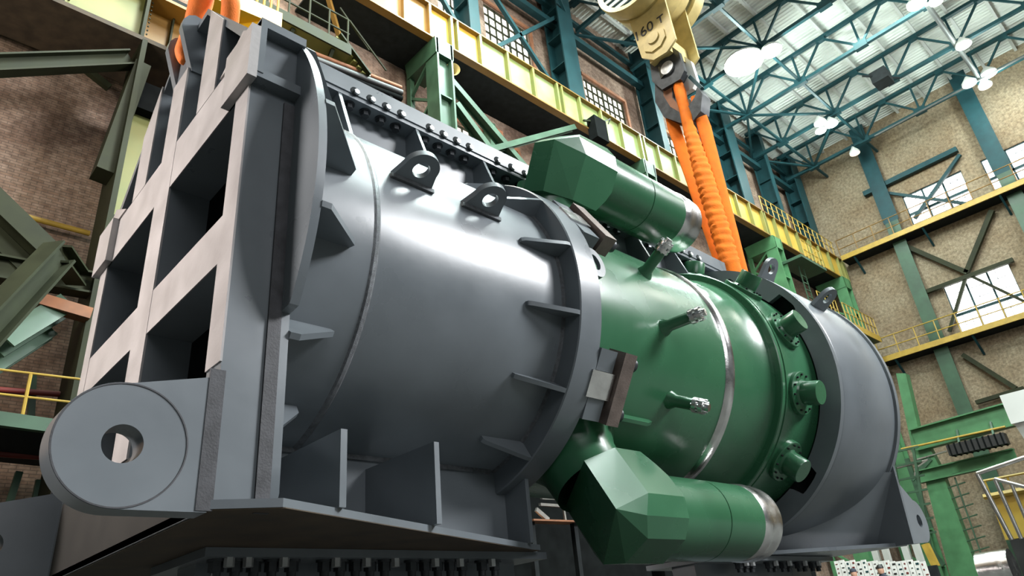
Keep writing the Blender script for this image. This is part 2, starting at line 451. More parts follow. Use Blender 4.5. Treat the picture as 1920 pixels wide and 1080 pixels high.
# ------------------------------------------------------------------ left side crane runway
YG = 13.0
zb, zt = 17.49 + H, 19.0 + H
t = thing('crane_girder', (20, YG, zb), 'long yellow and pale green crane runway girder along the left brick wall', 'girder')
xs = [6.6, 8.2, 9.4, 10.4]
x = 11.3
while x < 41: xs.append(x); x += 1.28
xs.append(41.3)
for i in range(len(xs) - 1):
    xa, xb = xs[i], xs[i + 1]
    m_ = OCHRE if xb < 10.5 else YELLOW if (xb < 13.5 or xb > 27) else PALEGREEN
    MB().box(xa, xb, YG + .02, YG + .06, zb + .03, zt - .05).build('web_panel', m_, t)
    mb = MB().box(xb - .05, xb + .05, YG - .14, YG + .03, zb + .03, zt - .05)
    if i % 4 == 3: mb.box(xb + .22, xb + .30, YG - .14, YG + .03, zb + .03, zt - .05)
    mb.build('stiffener', OLIVEP if xb > 11 else OCHRE, t)
MB().box(6.6, 41.3, YG - .15, YG + .12, zb - .02, zb + .04).build('bottom_flange', OCHRE, t)
MB().box(6.6, 41.3, YG + .12, YW, zb - .02, zb + .06).build('walk_deck', DARK, t)  # dark sheet standing in for the shadow behind the girder
MB().box(6.6, 41.3, YG - .15, YG + .3, zt - .05, zt).build('top_flange', OCHRE, t)
MB().box(6.6, 41.3, YG + .05, YG + .16, zt, zt + .16).build('rail', RUSTP, t)
# upper teal columns
def teal_col(x, w_, ztop, label):
    t = thing('wall_column', (x, 13.6, zt), label, 'column', 'teal columns above the crane girder')
    MB().box(x - w_ / 2, x + w_ / 2, 13.5, 13.56, zt + .02, ztop).build('flange', TEAL, t)
    MB().box(x - w_ / 2, x + w_ / 2, 14.3, 14.36, zt + .02, ztop).build('flange', TEAL, t)
    MB().box(x - .04, x + .04, 13.56, 14.3, zt + .02, ztop).build('web', TEAL, t)
    mb = MB()
    z = zt + 1
    while z < ztop - .5:
        mb.box(x - w_ / 2 + .02, x + w_ / 2 - .02, 13.57, 14.29, z, z + .04); z += 1.6
    mb.build('diaphragm', TEAL, t)
for x, w_, lab in ((13.0, .5, 'dark teal wall column nearest the stairs, above the girder'), (18.5, .95, 'wide teal wall column left of the hook block'), (24.8, .5, 'slim teal wall column just left of the hook'), (32.2, 1.05, 'wide teal wall column right of the orange slings'), (36.3, .45, 'slim teal wall column between two wide far ones'), (40.4, 1.0, 'wide teal column in the far left corner')):
    teal_col(x, w_, ZR - .3, lab)
# wall bracing and eave beams
def steel(name, p0, p1, w_, h_, m_, label, cat, up=(0, 0, 1), ib=False, group=None):
    mb = MB()
    if ib: mb.ibeam(p0, p1, w_, h_, max(.02, w_ * .12), up)
    else: mb.bar(p0, p1, w_, h_, up)
    o = mb.build(name, m_, base=vb(p0)); return tag(o, label, cat, group)
steel('eave_beam', (12, 14.1, 24.9), (41.8, 14.1, 24.9), .3, .3, TEAL, 'teal beam along the top of the left brick wall', 'beam')
steel('eave_beam', (12, 14.2, 26.2), (41.8, 14.2, 26.2), .2, .2, TEAL, 'upper thin beam under the eave of the left wall', 'beam')
for a, b, lab in (((13.2, 25.0), (18.2, 19.6), 'teal diagonal brace falling to the wide column left of hook'), ((13.2, 19.6), (18.2, 25.0), 'teal diagonal brace rising to the wide column left of hook'), ((9.0, 25.5), (12.8, 20), 'teal diagonal brace crossing the topmost left wall window')):
    steel('wall_brace', (a[0], 13.8, a[1]), (b[0], 13.8, b[1]), .16, .16, TEAL, lab, 'brace')
# green columns below the girder
def green_col(x, w_, z0, label, m_=GREENST):
    t = thing('girder_column', (x, 13.3, z0), label, 'column', 'green columns under the crane girder')
    MB().box(x - w_ / 2, x + w_ / 2, YG - .05, YG + .02, z0, zb - .05).build('front_plate', m_, t)
    MB().box(x - w_ / 2 - .07, x - w_ / 2, YG - .25, YG + .35, z0, zb - .05).build('side_flange', m_, t)
    MB().box(x + w_ / 2, x + w_ / 2 + .07, YG - .25, YG + .35, z0, zb - .05).build('side_flange', m_, t)
    MB().box(x - w_ / 2 - .07, x - w_ / 2 + .1, 14.2, 14.4, z0, zb - .05).build('rear_post', m_, t)
    z = z0 + .4; k = 0
    mb = MB(); mp = MB()
    while z < zb - 1.3:
        mb.bar((x - w_ / 2, YG + .2, z), (x - w_ / 2, 14.3, z + .85), .09, .09); mb.bar((x - w_ / 2, 14.3, z + .85), (x - w_ / 2, YG + .2, z + 1.7), .09, .09)
        mp.box(x - w_ / 2, x + w_ / 2, YG - .2, YG - .05, z, z + .06)
        z += 1.7
    mb.build('lacing', m_, t); mp.build('batten_plate', m_, t)
    MB().hexa([(x - .5 * w_ - .1, YG - .25, zb - .7), (x + .5 * w_ + .1, YG - .25, zb - .7), (x + .5 * w_ + .1, 14.3, zb - .7), (x - .5 * w_ - .1, 14.3, zb - .7), (x - .75 * w_, YG - .25, zb - .03), (x + .75 * w_, YG - .25, zb - .03), (x + .75 * w_, 14.4, zb - .03), (x - .75 * w_, 14.4, zb - .03)]).build('head', m_, t)
    return t
green_col(10.82, .5, 0, 'green laced column under the girder, above the grey bolted beam')
green_col(21.6, .55, 0, 'green girder column mostly hidden behind the upper green pipe')
green_col(32.4, .6, 0, 'bright green girder column right of the slings, with ladder platforms', GREENLT)
green_col(40.6, .7, 0, 'bright green column at the far end of the girder', GREENLT)
# X braces right of the first green column
for a, b, lab in (((11.2, 16.8), (17.2, 12.6), 'upper long green diagonal brace between the two left columns'), ((11.4, 15.9), (15.6, 12.0), 'lower long green diagonal brace between the two left columns')):
    steel('column_brace', (a[0], YG + .1, a[1]), (b[0], YG + .1, b[1]), .22, .3, GREENST, lab, 'brace', (0, 1, 0), True)
steel('column_brace', P(898, 288, 1, YG), P(1075, 240, 1, YG), .2, .25, GREENST, 'short green strut rising beside the upper green elbow', 'brace', (0, 1, 0), True)
steel('wall_pipe', (14.5, 14.4, 5), (14.5, 14.4, 17.2), .28, .28, RUSTP, 'rusty vertical pipe on the brick behind green braces', 'pipe')
steel('wall_post', (14.0, 14.3, 5), (14.0, 14.3, 17.2), .35, .3, GREENST, 'pale green vertical post beside the rusty wall pipe', 'post')
# horn loudspeaker hanging from the girder
p = P(848, 135, 1, YG)
t = thing('horn_speaker', p, 'small brass coloured horn loudspeaker hanging by the green column', 'loudspeaker')
MB().sweep(p, (-.5, -.8, -.15), [(-.35, .05), (-.1, .08), (.08, .15), (.16, .24)], 20).build('horn', HOOKY, t)
MB().tube([p + Vector((.1, .2, .1)), p + Vector((.15, .2, 1.2))], .02).build('hanger', BLACK, t)
q_ = P(1118, 245, 1, 12.7)
t = thing('switch_frame', q_, 'dark switch box on brackets hung from the girder above the upper green elbow', 'switch box')
MB().box(q_.x - .25, q_.x + .45, 12.5, 12.9, q_.z - .5, q_.z + .55).build('box', MATTBLACK, t)
MB().bar(q_ + Vector((-.7, 0, .15)), q_ + Vector((.5, .1, .75)), .07, .07).build('bracket', OLIVEST, t)
MB().bar(q_ + Vector((.1, .2, .5)), (q_.x + .1, 12.95, zb + .1), .1, .1).build('hanger', OLIVEST, t)
MB().tube([q_ + Vector((.3, -.1, .5)), q_ + Vector((.95, -.1, 1.0)), q_ + Vector((.75, -.1, .65))], .025, 6).build('rod', BLACK, t)
# stay rods of the girder
steel('stay_rod', P(1125, 225, 1, 13.2), P(1140, 265, 1, 13.2), .1, .1, OCHRE, 'short ochre stay below the girder above the green elbow', 'rod')
steel('stay_rod', (7.0, 13.4, 18.0), (8.7, 14.4, 15.4), .12, .16, OCHRE, 'ochre diagonal stay under the girder left end', 'rod')
# platforms by the bright green column
t = thing('service_platform', (33.5, 12.6, 15.5), 'green platform with yellow guard rail beside the far green column', 'platform')
MB().box(32.6, 35.4, 11.9, 13.1, 16.55, 16.7).build('deck', GREENST, t)
MB().box(32.6, 35.2, 11.9, 13.1, 13.6, 13.75).build('deck', GREENST, t)
for z0 in (16.7, 13.75):
    mb = MB()
    for i in range(6):
        x = 33.2 + i * .42; mb.tube([(x, 11.95, z0), (x, 11.95, z0 + 1.05)], .025, 6)
    for dz in (.5, 1.05): mb.tube([(33.2, 11.95, z0 + dz), (35.3, 11.95, z0 + dz), (35.3, 13, z0 + dz)], .025, 6)
    mb.build('guard_rail', SAFEY, t)
mb = MB()
for i in range(26): mb.box(33.5, 34.0, 12.5, 12.55, 6 + i * .4, 6.05 + i * .4)
mb.box(33.46, 33.5, 12.5, 12.55, 6, 17); mb.box(34.0, 34.04, 12.5, 12.55, 6, 17); mb.build('ladder', GREENST, t)
t = thing('service_platform', (37.5, 12.8, 14), 'lower platform with yellow guard rail in front of the far corner column', 'platform')
MB().box(36.2, 40.6, 12.0, 13.1, 13.7, 13.9).build('deck', GREENST, t)
MB().box(36.2, 40.4, 11.96, 12.0, 13.6, 13.95).build('toe_board', SAFEY, t)
mb = MB()
for i in range(9): mb.tube([(36.3 + i * .5, 12.0, 13.9), (36.3 + i * .5, 12.0, 15.0)], .03, 6)
for dz in (.55, 1.1): mb.tube([(36.3, 12, 13.9 + dz), (40.3, 12, 13.9 + dz)], .03, 6)
mb.build('guard_rail', SAFEY, t)
# girder end rail
t = thing('guard_rail', (34, YG - .12, zt), 'thin yellow guard rail on top of the far end of the girder', 'railing')
for i in range(15): MB().tube([(32 + i * .6, YG - .12, zt), (32 + i * .6, YG - .12, zt + .95)], .025, 6).build('post', SAFEY, t)
for dz in (.5, .95): MB().tube([(32, YG - .12, zt + dz), (40.7, YG - .12, zt + dz)], .025, 6).build('handrail', SAFEY, t)
# catwalk and stair on the left wall
t = thing('catwalk', (6, 13.9, 15.3), 'olive catwalk with handrail and stair above the grey frame', 'catwalk')
MB().box(4.0, 7.7, 13.2, 14.5, 15.85, 16.05).build('deck', OLIVEP, t)
MB().box(4.0, 7.7, 13.15, 13.2, 15.8, 16.15).build('toe_board', OLIVEST, t)
mb = MB()
for i in range(6): mb.tube([(4.6 + i * .6, 13.2, 16), (4.6 + i * .6, 13.2, 17.15)], .03, 6)
for dz in (.55, 1.1): mb.tube([(4.2, 13.2, 16.05 + dz), (7.65, 13.2, 16.05 + dz)], .03, 6)
mb.tube([(7.65, 13.2, 17.15), (8.9, 13.2, 15.95)], .035, 6)
mb.build('handrail', OLIVEST, t)
for k in range(3): MB().bar((4.8 + 1.2 * k, 14.4, 14.7), (4.8 + 1.2 * k, 13.3, 15.85), .1, .1).build('bracket', OLIVEST, t)
sa, sb = P(636, 66, 1, 13.3), P(692, 142, 1, 13.3)
for k in range(7):
    q_ = sa.lerp(sb, (k + .5) / 7); MB().box(q_.x - .14, q_.x + .14, 13.33, 14.2, q_.z - .03, q_.z + .03).build('tread', OLIVEP, t)
for y in (0, .92): MB().bar(sa + Vector((0, y, 0)), sb + Vector((0, y, 0)), .05, .22, (0, 1, 0)).build('stringer', OLIVEST, t)
MB().tube([sa + Vector((0, 0, 1.1)), sb + Vector((0, 0, 1.0))], .035, 6).build('stair_rail', OLIVEST, t)
t = thing('pipe_rack', (7, 13.9, 14.8), 'run of rusty and dark pipes along the wall below the catwalk', 'pipe rack')
for k, (y, dz, r, m_) in enumerate(((13.5, .12, .07, RUSTP), (13.45, -.1, .12, BLACK), (13.6, .0, .06, RUSTP), (13.5, -.32, .1, MATTBLACK))):
    MB().tube([P(500, 72, 1, y) + Vector((0, 0, dz)), P(752, 170, 1, y) + Vector((0, 0, dz))], r).build('pipe', m_, t)
for k in (.2, .55, .9):
    q_ = P(500, 72, 1, 13.5).lerp(P(752, 170, 1, 13.5), k); MB().bar(q_ + Vector((0, -.1, -.5)), q_ + Vector((0, 1.1, -.5)), .1, .1).build('bracket', MATTBLACK, t)
    MB().bar(q_ + Vector((0, 0, -.5)), q_ + Vector((0, 0, .1)), .06, .06).build('hanger', MATTBLACK, t)
# bright yellow crane carriage behind the worker
t = thing('yellow_platform', (4.5, 11, 13), 'bright yellow jib platform behind the worker legs', 'platform')
A, B = P(530, 25, 1, 11), P(395, -35, 1, 11)
dz = Vector((0, 0, -.42)); dy = Vector((0, 1.4, 0))
MB().hexa([A + dz, B + dz, B + dz + dy, A + dz + dy, A, B, B + dy, A + dy]).build('beam', BRIGHTY, t)
MB().bar(A + Vector((-.35, .2, -.4)), A + Vector((-1.1, .9, -1.0)), .3, .25).build('bracket', BRIGHTY, t)
mb = MB()
for i in range(8):
    q = A.lerp(B, i / 10 + .05) + Vector((0, .1, 0)); mb.tube([q, q + Vector((.0, .0, .9))], .025, 6)
mb.build('guard_rail', BRIGHTY, t)
# ------------------------------------------------------------------ lower left: second runway girder, columns, brackets
zb2, zt2 = .93 * YG + H, 1.045 * YG + H
t = thing('crane_girder', (0, YG, zb2), 'olive lower crane runway girder at the upper left corner', 'girder')
for xa, xb in ((-6, -3.4), (-3.4, -1.3), (-1.3, .95), (.95, 2.45)):
    MB().box(xa, xb, YG + .02, YG + .06, zb2 + .05, zt2).build('web_panel', OLIVEP, t)
    mb = MB().box(xb - .05, xb + .02, YG - .2, YG + .03, zb2 + .05, zt2)
    for k in range(12): mb.cyl((xb + .1, YG + .02, zb2 + .12 + k * .12), (xb + .1, YG - .01, zb2 + .12 + k * .12), .018, n=6)
    mb.build('stiffener', OLIVEST, t)
for xa, xb in ((2.5, 3.1), (3.1, 3.7), (3.7, 4.4), (4.4, 5.2)):
    MB().box(xa, xb, YG + .32, YG + .36, zb2 + .05, zt2).build('web_panel', OCHRE, t)
    MB().box(xb - .04, xb, YG + .2, YG + .33, zb2 + .05, zt2).build('stiffener', OLIVEST, t)
MB().box(-6, 5.2, YG - .35, YG + 1.2, zb2 - .06, zb2 + .05).build('bottom_flange', RUST, t)
MB().box(-6, 5.2, YG - .2, YG + 1.2, zt2, zt2 + .08).build('top_flange', OCHRE, t)
MB().box(-6, 5.2, YG + .1, YG + .25, zt2 + .08, zt2 + .5).build('rail', DARK, t)
t = thing('girder_column', (2.6, 13, 0), 'olive column under the lower girder left of the grey frame', 'column')
MB().box(2.42, 2.52, 12.6, 13.6, 0, zb2 - .06).build('flange', OLIVEST, t)
MB().box(2.52, 4.0, 13.15, 13.2, 0, zb2 - 1.6).build('web', OLIVEP, t)
MB().box(4.0, 4.1, 12.6, 13.6, 0, zb2 - .06).build('flange', OLIVEST, t)
mb = MB()
for z in (2.0, 5.4, 8.3): mb.box(2.5, 4.0, 12.9, 13.3, z, z + .1)
mb.build('diaphragm', OLIVEST, t)
MB().box(2.5, 4.1, 12.9, 13.5, zb2 - 1.6, zb2 - .9).build('head', MATTBLACK, t)
MB().bar(P(190, 330, 1, 13.0), P(262, 130, 1, 13.0), .3, .5, (0, 1, 0)).build('knee', OLIVEST, t)
steel('cross_beam', P(-60, 125, 1, 12.6), P(245, 112, 1, 12.9), .3, .34, OLIVEST, 'olive horizontal steel beam across the upper left brick wall', 'beam', (0, 0, 1), True)
steel('wall_brace', P(10, 10, 1, 14.2), P(205, 165, 1, 14.2), .14, .14, OLIVEST, 'thin dark diagonal brace on the brick behind the olive beam', 'brace')
steel('wall_brace', P(-40, 350, 1, 12.7), P(100, 485, 1, 12.7), .34, .34, OLIVEST, 'upper thick olive diagonal brace at the left edge', 'brace', (0, 1, 0), True)
steel('wall_brace', P(-40, 420, 1, 12.9), P(48, 505, 1, 12.9), .3, .3, OLIVEST, 'lower olive diagonal brace at the left edge', 'brace', (0, 1, 0), True)
steel('cantilever_beam', P(-60, 655, 1, 10.8), P(112, 473, 1, 11.6), .34, .4, OLIVEST, 'dark cantilever beam with yellow lit edge at the left', 'beam', (0, 0, 1), True)
steel('bracket', P(112, 475, 1, 11.6), P(145, 520, 1, 12.6), .3, .3, OLIVEST, 'short olive bolted bracket at the end of the cantilever', 'bracket', (0, 0, 1), True)
steel('wall_beam', P(-40, 498, 1, 12.8), P(172, 535, 1, 12.8), .3, .42, OLIVEST, 'green wall beam behind the cantilever bracket', 'beam', (0, 0, 1), True)
steel('wall_beam', P(45, 556, 1, 12.6), P(168, 592, 1, 12.6), .25, .2, RUSTP, 'brownish thin beam below the cantilever bracket', 'beam')
steel('wall_brace', P(0, 645, 1, 12.4), P(118, 575, 1, 12.8), .34, .36, GREENST, 'upper of two green braces rising toward the column', 'brace', (0, 1, 0), True)
steel('wall_brace', P(-20, 690, 1, 12.8), P(90, 620, 1, 13.2), .3, .2, GREENST, 'lower of two green braces rising toward the column', 'brace', (0, 1, 0), True)
o = MB().tube([P(-30, 385, 1, 14.3), P(168, 438, 1, 14.3)], .055).build('gas_pipe', SAFEY); tag(o, 'thin yellow gas pipe along the left brick wall', 'pipe')
t = thing('lower_platform', P(60, 790, 1, 12), 'green platform edge with thin yellow handrail at the lower left', 'platform')
a, b = P(-60, 778, 1, 12), P(160, 808, 1, 12)
MB().bar(a, b, .12, .2).build('edge_beam', GREENST, t)
MB().bar(a + Vector((0, 1.1, -.05)), b + Vector((0, 1.1, -.05)), 2.0, .06).build('deck', DARK, t)
a, b = P(-60, 686, 1, 12), P(175, 714, 1, 12); MB().tube([a, b], .018, 6).build('handrail', SAFEY, t)
a, b = P(-60, 732, 1, 12), P(150, 756, 1, 12); MB().tube([a, b], .018, 6).build('handrail', SAFEY, t)
MB().tube([P(58, 700, 1, 12), P(39, 792, 1, 12)], .025, 6).build('post', SAFEY, t)
for py, r in ((728, .05), (846, .07)):
    o = MB().tube([P(-40, py, 1, 13.5), P(150, py + 14, 1, 13.5)], r).build('red_pipe', REDP)
    tag(o, 'dark red pipe %s the lower left platform' % ('above' if py < 800 else 'below'), 'pipe')
for k, (x0, y0, x1, y1, lab) in enumerate(((62, 700, 58, 780, 'thin'), (36, 885, 12, 960, 'left'), (74, 900, 66, 940, 'right'))):
    steel('green_post', P(x0, y0, 1, 13.6), P(x1, y1, 1, 13.6), .1, .1, GREENST, ['thin dark post behind the yellow handrail', 'slanting left green post under the lower platform', 'right green post under the lower platform'][k], 'post')
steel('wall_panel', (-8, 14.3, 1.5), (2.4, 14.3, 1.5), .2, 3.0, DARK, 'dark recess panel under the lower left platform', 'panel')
# ------------------------------------------------------------------ right wall steelwork
def walkway(z, y0, y1, label, mrail):
    t = thing('walkway', (41.2, y1, z), label, 'walkway')
    MB().box(40.95, 41.05, y0, y1, z - .02, z + .28).build('edge_beam', SAFEY, t)
    MB().box(41.05, XR, y0, y1, z - .05, z + .02).build('deck', DARK, t)
    y = y1
    while y > y0: MB().tube([(41, y, z + .28), (41, y, z + 1.35)], .03, 6).build('post', mrail, t); y -= 1.05
    for dz in (.75, 1.35): MB().tube([(41, y0, z + dz), (41, y1, z + dz)], .03, 6).build('handrail', mrail, t)
    y = y1 - .7
    while y > y0: MB().bar((41.05, y, z), (XR, y, z - .9), .1, .12).build('bracket', TEAL, t); y -= 3.9
walkway(.4605 * 41 + H - .1, -9, 12.75, 'upper walkway with yellow edge below the top windows of the far wall', OCHRE)
walkway(.2985 * 41 + H - .1, -9, 12.5, 'lower walkway with yellow edge and railing on the far wall', SAFEY)
for y, lab in ((9.6, 'far wall column left of the windows, teal above and green below'), (3.7, 'far wall column at the right between window pairs'), (-3, 'far wall column beyond the right edge')):
    t = thing('wall_column', (41.7, y, 0), lab, 'column')
    MB().box(41.45, 41.5, y - .42, y + .42, 20.6, ZR).build('upper_flange', TEAL, t)
    MB().box(41.5, XR, y - .05, y + .05, 20.6, ZR).build('upper_web', TEAL, t)
    MB().box(41.45, 41.5, y - .36, y + .36, 0, 20.6).build('lower_flange', GREENST, t)
    MB().box(41.5, XR, y - .05, y + .05, 0, 20.6).build('lower_web', GREENST, t)
def wbar(p0, p1, w_, label, m_=OLIVEST, x=41.75):
    a = P(*p0, 0, x); b = P(*p1, 0, x)
    steel('wall_brace', a, b, w_, w_, m_, label, 'brace')
wbar((1650, 360), (1812, 382), .16, 'teal diagonal falling across the upper left far window', TEAL)
wbar((1800, 290), (1715, 410), .18, 'teal diagonal rising across the upper left far window', TEAL)
wbar((1695, 460), (1815, 512), .25, 'olive diagonal falling toward the top of the lower far window')
wbar((1860, 395), (1812, 512), .25, 'olive diagonal rising from the top of the lower far window')
wbar((1735, 548), (1900, 487), .22, 'olive horizontal bar along the top of the lower far window')
wbar((1812, 516), (1780, 622), .16, 'olive diagonal crossing the left of the lower far window')
wbar((1815, 515), (1920, 565), .14, 'olive diagonal crossing the right of the lower far window')
wbar((1805, 665), (1905, 728), .22, 'olive diagonal below the lower walkway')
wbar((1830, 755), (1920, 728), .2, 'olive horizontal bar below the lower walkway')
wbar((1620, 365), (1795, 280), .3, 'teal beam across the far wall under the roof', TEAL)
# gantry leg and crossbeams in front of the far wall
t = thing('gantry_leg', P(1790, 1070, 0, 36), 'tall bright green portal leg with ladder at the right of the machine', 'gantry leg')
def gx(px, py): return P(px, py, 0, 36)
def slab(a, b, c, d, th): 
    v = Vector((th, 0, 0)); return MB().hexa([a, b, c, d, a + v, b + v, c + v, d + v])
slab(gx(1783, 1085), gx(1838, 1085), gx(1768, 890), gx(1732, 890), .5).build('lower_leg', GREENLT, t)
slab(gx(1732, 895), gx(1772, 895), gx(1742, 838), gx(1705, 838), .5).build('knee_plate', GREENLT, t)
slab(gx(1710, 840), gx(1730, 840), gx(1698, 700), gx(1680, 700), .5).build('upper_leg', GREENLT, t)
mb = MB()
for i in range(10):
    a = gx(1770 + i * 7.2, 895 + i * 20); mb.tube([a, a + Vector((0, -.75, .1))], .03, 5)
mb.tube([gx(1790, 895), gx(1852, 1075)], .035, 5); mb.build('ladder', GREENST, t)
MB().bar(gx(1700, 860), gx(1745, 990), .1, .2).bar(gx(1690, 960), gx(1770, 1060), .15, .15).bar(gx(1710, 900), gx(1745, 860), .15, .2).build('brace', GREENST, t)
steel('gantry_beam', gx(1715, 826), gx(1900, 776), .5, 1.0, GREENLT, 'upper wide green crossbeam right of the machine', 'beam', (0, 0, 1), True)
steel('gantry_beam', gx(1722, 895), gx(1905, 853), .4, .55, GREENLT, 'lower narrow green crossbeam right of the machine', 'beam', (0, 0, 1), True)
o = MB().tube([P(1690, 842, 0, 35.72), P(1725, 835, 0, 35.72), P(1885, 800, 0, 35.72)], .05).build('gas_pipe', SAFEY); tag(o, 'thin yellow pipe along the upper green crossbeam', 'pipe')
ca, cb_ = P(1780, 846, 0, 35.4), P(1888, 822, 0, 35.4)
t = thing('cable_duct', ca, 'black ribbed cable duct between the green crossbeams', 'duct')
MB().bar(ca, cb_, .5, .45).build('duct', BLACK, t)
for k in range(10): MB().bar(ca.lerp(cb_, .05 + k * .1) + Vector((0, .03, 0)), ca.lerp(cb_, .05 + k * .1) + Vector((0, -.03, 0)), .56, .5).build('rib', MATTBLACK, t)
for k in (.2, .8): MB().bar(ca.lerp(cb_, k), ca.lerp(cb_, k) + Vector((.55, 0, .9)), .08, .08).build('hanger', GREENST, t)
# walkway stub rails near the leg
o = MB().tube([P(1680, 878, 0, 35.95), P(1740, 862, 0, 35.95), P(1715, 880, 0, 35.95)], .05).tube([P(1715, 895, 0, 35.95), P(1718, 862, 0, 35.95), P(1775, 846, 0, 35.95)], .04).build('pipe_rail', RAIL); tag(o, 'thin pale pipe rail in front of the green gantry leg', 'railing')
t = thing('scaffold_stair', P(1690, 960, 0, 33), 'dark green scaffold stair behind the rear lug', 'stair')
mb = MB()
for i in range(7):
    a = P(1668 + i * 5, 850 + i * 26, 0, 33); mb.bar(a, a + Vector((0, -1.2, 0)), .08, .08)
for px in (1672, 1712):
    q_ = P(px + 38, 1060, 0, 33); mb.bar(P(px, 840, 0, 33), q_, .1, .1).bar(q_, (q_.x, q_.y, 0), .1, .1, (1, 0, 0))
mb.build('frame', GREENST, t)
MB().bar(P(1735, 1020, 0, 32), P(1755, 1062, 0, 32), .25, .25).build('handrail', SAFEY, t)
# ------------------------------------------------------------------ right edge machines
t = thing('white_cabinet', P(1890, 880, 0, 20), 'large white machine cabinet cut by the right edge', 'cabinet')
a = P(1878, 752, 0, 20); 
MB().box(20, 22, .5, a.y, 4.15, 4.85).build('upper_box', WHITEP, t)
MB().hexa([(20.1, .5, 3.25), (22, .5, 3.25), (22, 3.6, 3.25), (20.1, 3.6, 3.25), (20.05, .5, 4.15), (22, .5, 4.15), (22, a.y - .05, 4.15), (20.05, a.y - .05, 4.15)]).build('lower_box', PURLIN, t)
MB().tube([(19.95, .5, 3.55), (19.95, 3.45, 3.75), (20.1, 3.5, 3.75)], .04).build('grab_rail', RAIL, t)
t = thing('yellow_cab', P(1880, 1000, 0, 21), 'yellow cab with dark base behind the steel handrails', 'cab')
MB().box(21, 23, .5, 5.05, 1.75, 2.75).build('body', YELLOW, t)
mb = MB()
for i in range(5): mb.tube([(20.95, 5.0 - i * .5, 2.75), (20.95, 5.0 - i * .5, 3.15)], .025, 5)
mb.tube([(20.95, .5, 3.15), (20.95, 5.05, 3.15)], .03, 5).tube([(20.95, .5, 2.78), (20.95, 5.15, 2.78)], .07, 5); mb.build('guard_rail', SAFEY, t)
MB().box(20.7, 23, .5, 4.9, 0, 1.72).build('base', BLACK, t)
t = thing('stair_handrail', P(1860, 950, 0, 18), 'pair of bent steel tube handrails at the right edge', 'handrail')
MB().tube([P(1930, 855, 0, 18), P(1832, 888, 0, 18), P(1897, 1012, 0, 18)], .045).build('rail', RAIL, t)
MB().tube([P(1940, 918, 0, 18), P(1865, 898, 0, 18), P(1915, 1010, 0, 18)], .04).build('rail', RAIL, t)
MB().tube([P(1895, 905, 0, 18), P(1935, 1000, 0, 18)], .035).build('post', RAIL, t)
a, b = P(1842, 1072, 0, 19.5), P(1888, 1066, 0, 19.5)
o = MB().cyl(a, b + Vector((0, -.15, 0)), .40, n=40).build('steel_roll', STEEL, base=a); tag(o, 'polished steel roll lying by the dark cab base', 'roll')
# boxes with printed labels and two people
t = thing('notice_board', P(1650, 1075, 0, 27), 'row of upright white printed panels under the rear end of the machine', 'display board')
ww = P(1563, 1052, 0, 27); we = P(1735, 1052, 0, 27)
n_ = 16
for i in range(n_):
    y0 = ww.y + (we.y - ww.y) * i / n_; y1 = ww.y + (we.y - ww.y) * (i + .9) / n_
    zt_ = ww.z + (we.z - ww.z) * i / n_ + random.uniform(-.03, .03)
    pnl = MB().box(27, 27.06, y1, y0, .25, zt_).build('panel', WHITEPAINT, t)
    mb = MB()
    for k in range(7):
        z = zt_ - .12 - k * .15; yy = y0 - .03 - random.random() * .05
        mb.box(26.99, 27.0, yy - .04 - random.random() * .06, yy, z, z + .02 + random.random() * .05)
    mb.build('print', [REDP, BLACK, TEAL][i % 3], pnl)
MB().box(27.06, 27.12, we.y, ww.y, 0, .5).build('frame', DARK, t)
t = thing('grey_radiator', P(1680, 1040, 0, 28), 'grey ribbed machine panel behind the white printed panels', 'machine')
for px in (1632, 1652, 1690, 1712): 
    a = P(px, 1030, 0, 28); MB().box(28, 28.2, a.y - .2, a.y, 0, a.z + .25).build('rib', PURLIN, t)
MB().box(28.2, 28.4, P(1740, 1030, 0, 28).y, P(1630, 1030, 0, 28).y, 0, 1.7).build('panel', DARK, t)
# ------------------------------------------------------------------ people
def skinned(name, verts, edges, rad, m_, parent=None, base=None, root=0, lv=2):
    off = OFF[parent.name] if parent is not None else vb(base)
    me = bpy.data.meshes.new(name); me.from_pydata([tuple(vb(v) - off) for v in verts], edges, [])
    o = bpy.data.objects.new(name, me); COL.objects.link(o)
    sk = o.modifiers.new('Skin', 'SKIN'); sk.use_smooth_shade = True
    for i, d in enumerate(me.skin_vertices[0].data):
        d.radius = (rad[i], rad[i]) if not isinstance(rad[i], tuple) else rad[i]; d.use_root = (i == root)
    sb = o.modifiers.new('Sub', 'SUBSURF'); sb.levels = lv; sb.render_levels = lv
    dg = bpy.context.evaluated_depsgraph_get()
    m2 = bpy.data.meshes.new_from_object(o.evaluated_get(dg)); m2.name = name
    o.modifiers.clear(); o.data = m2
    m2.materials.clear(); m2.materials.append(m_)
    m2.polygons.foreach_set('use_smooth', [True] * len(m2.polygons))
    if parent is not None: o.parent = parent
    else: o.location = off
    OFF[o.name] = off
    return o
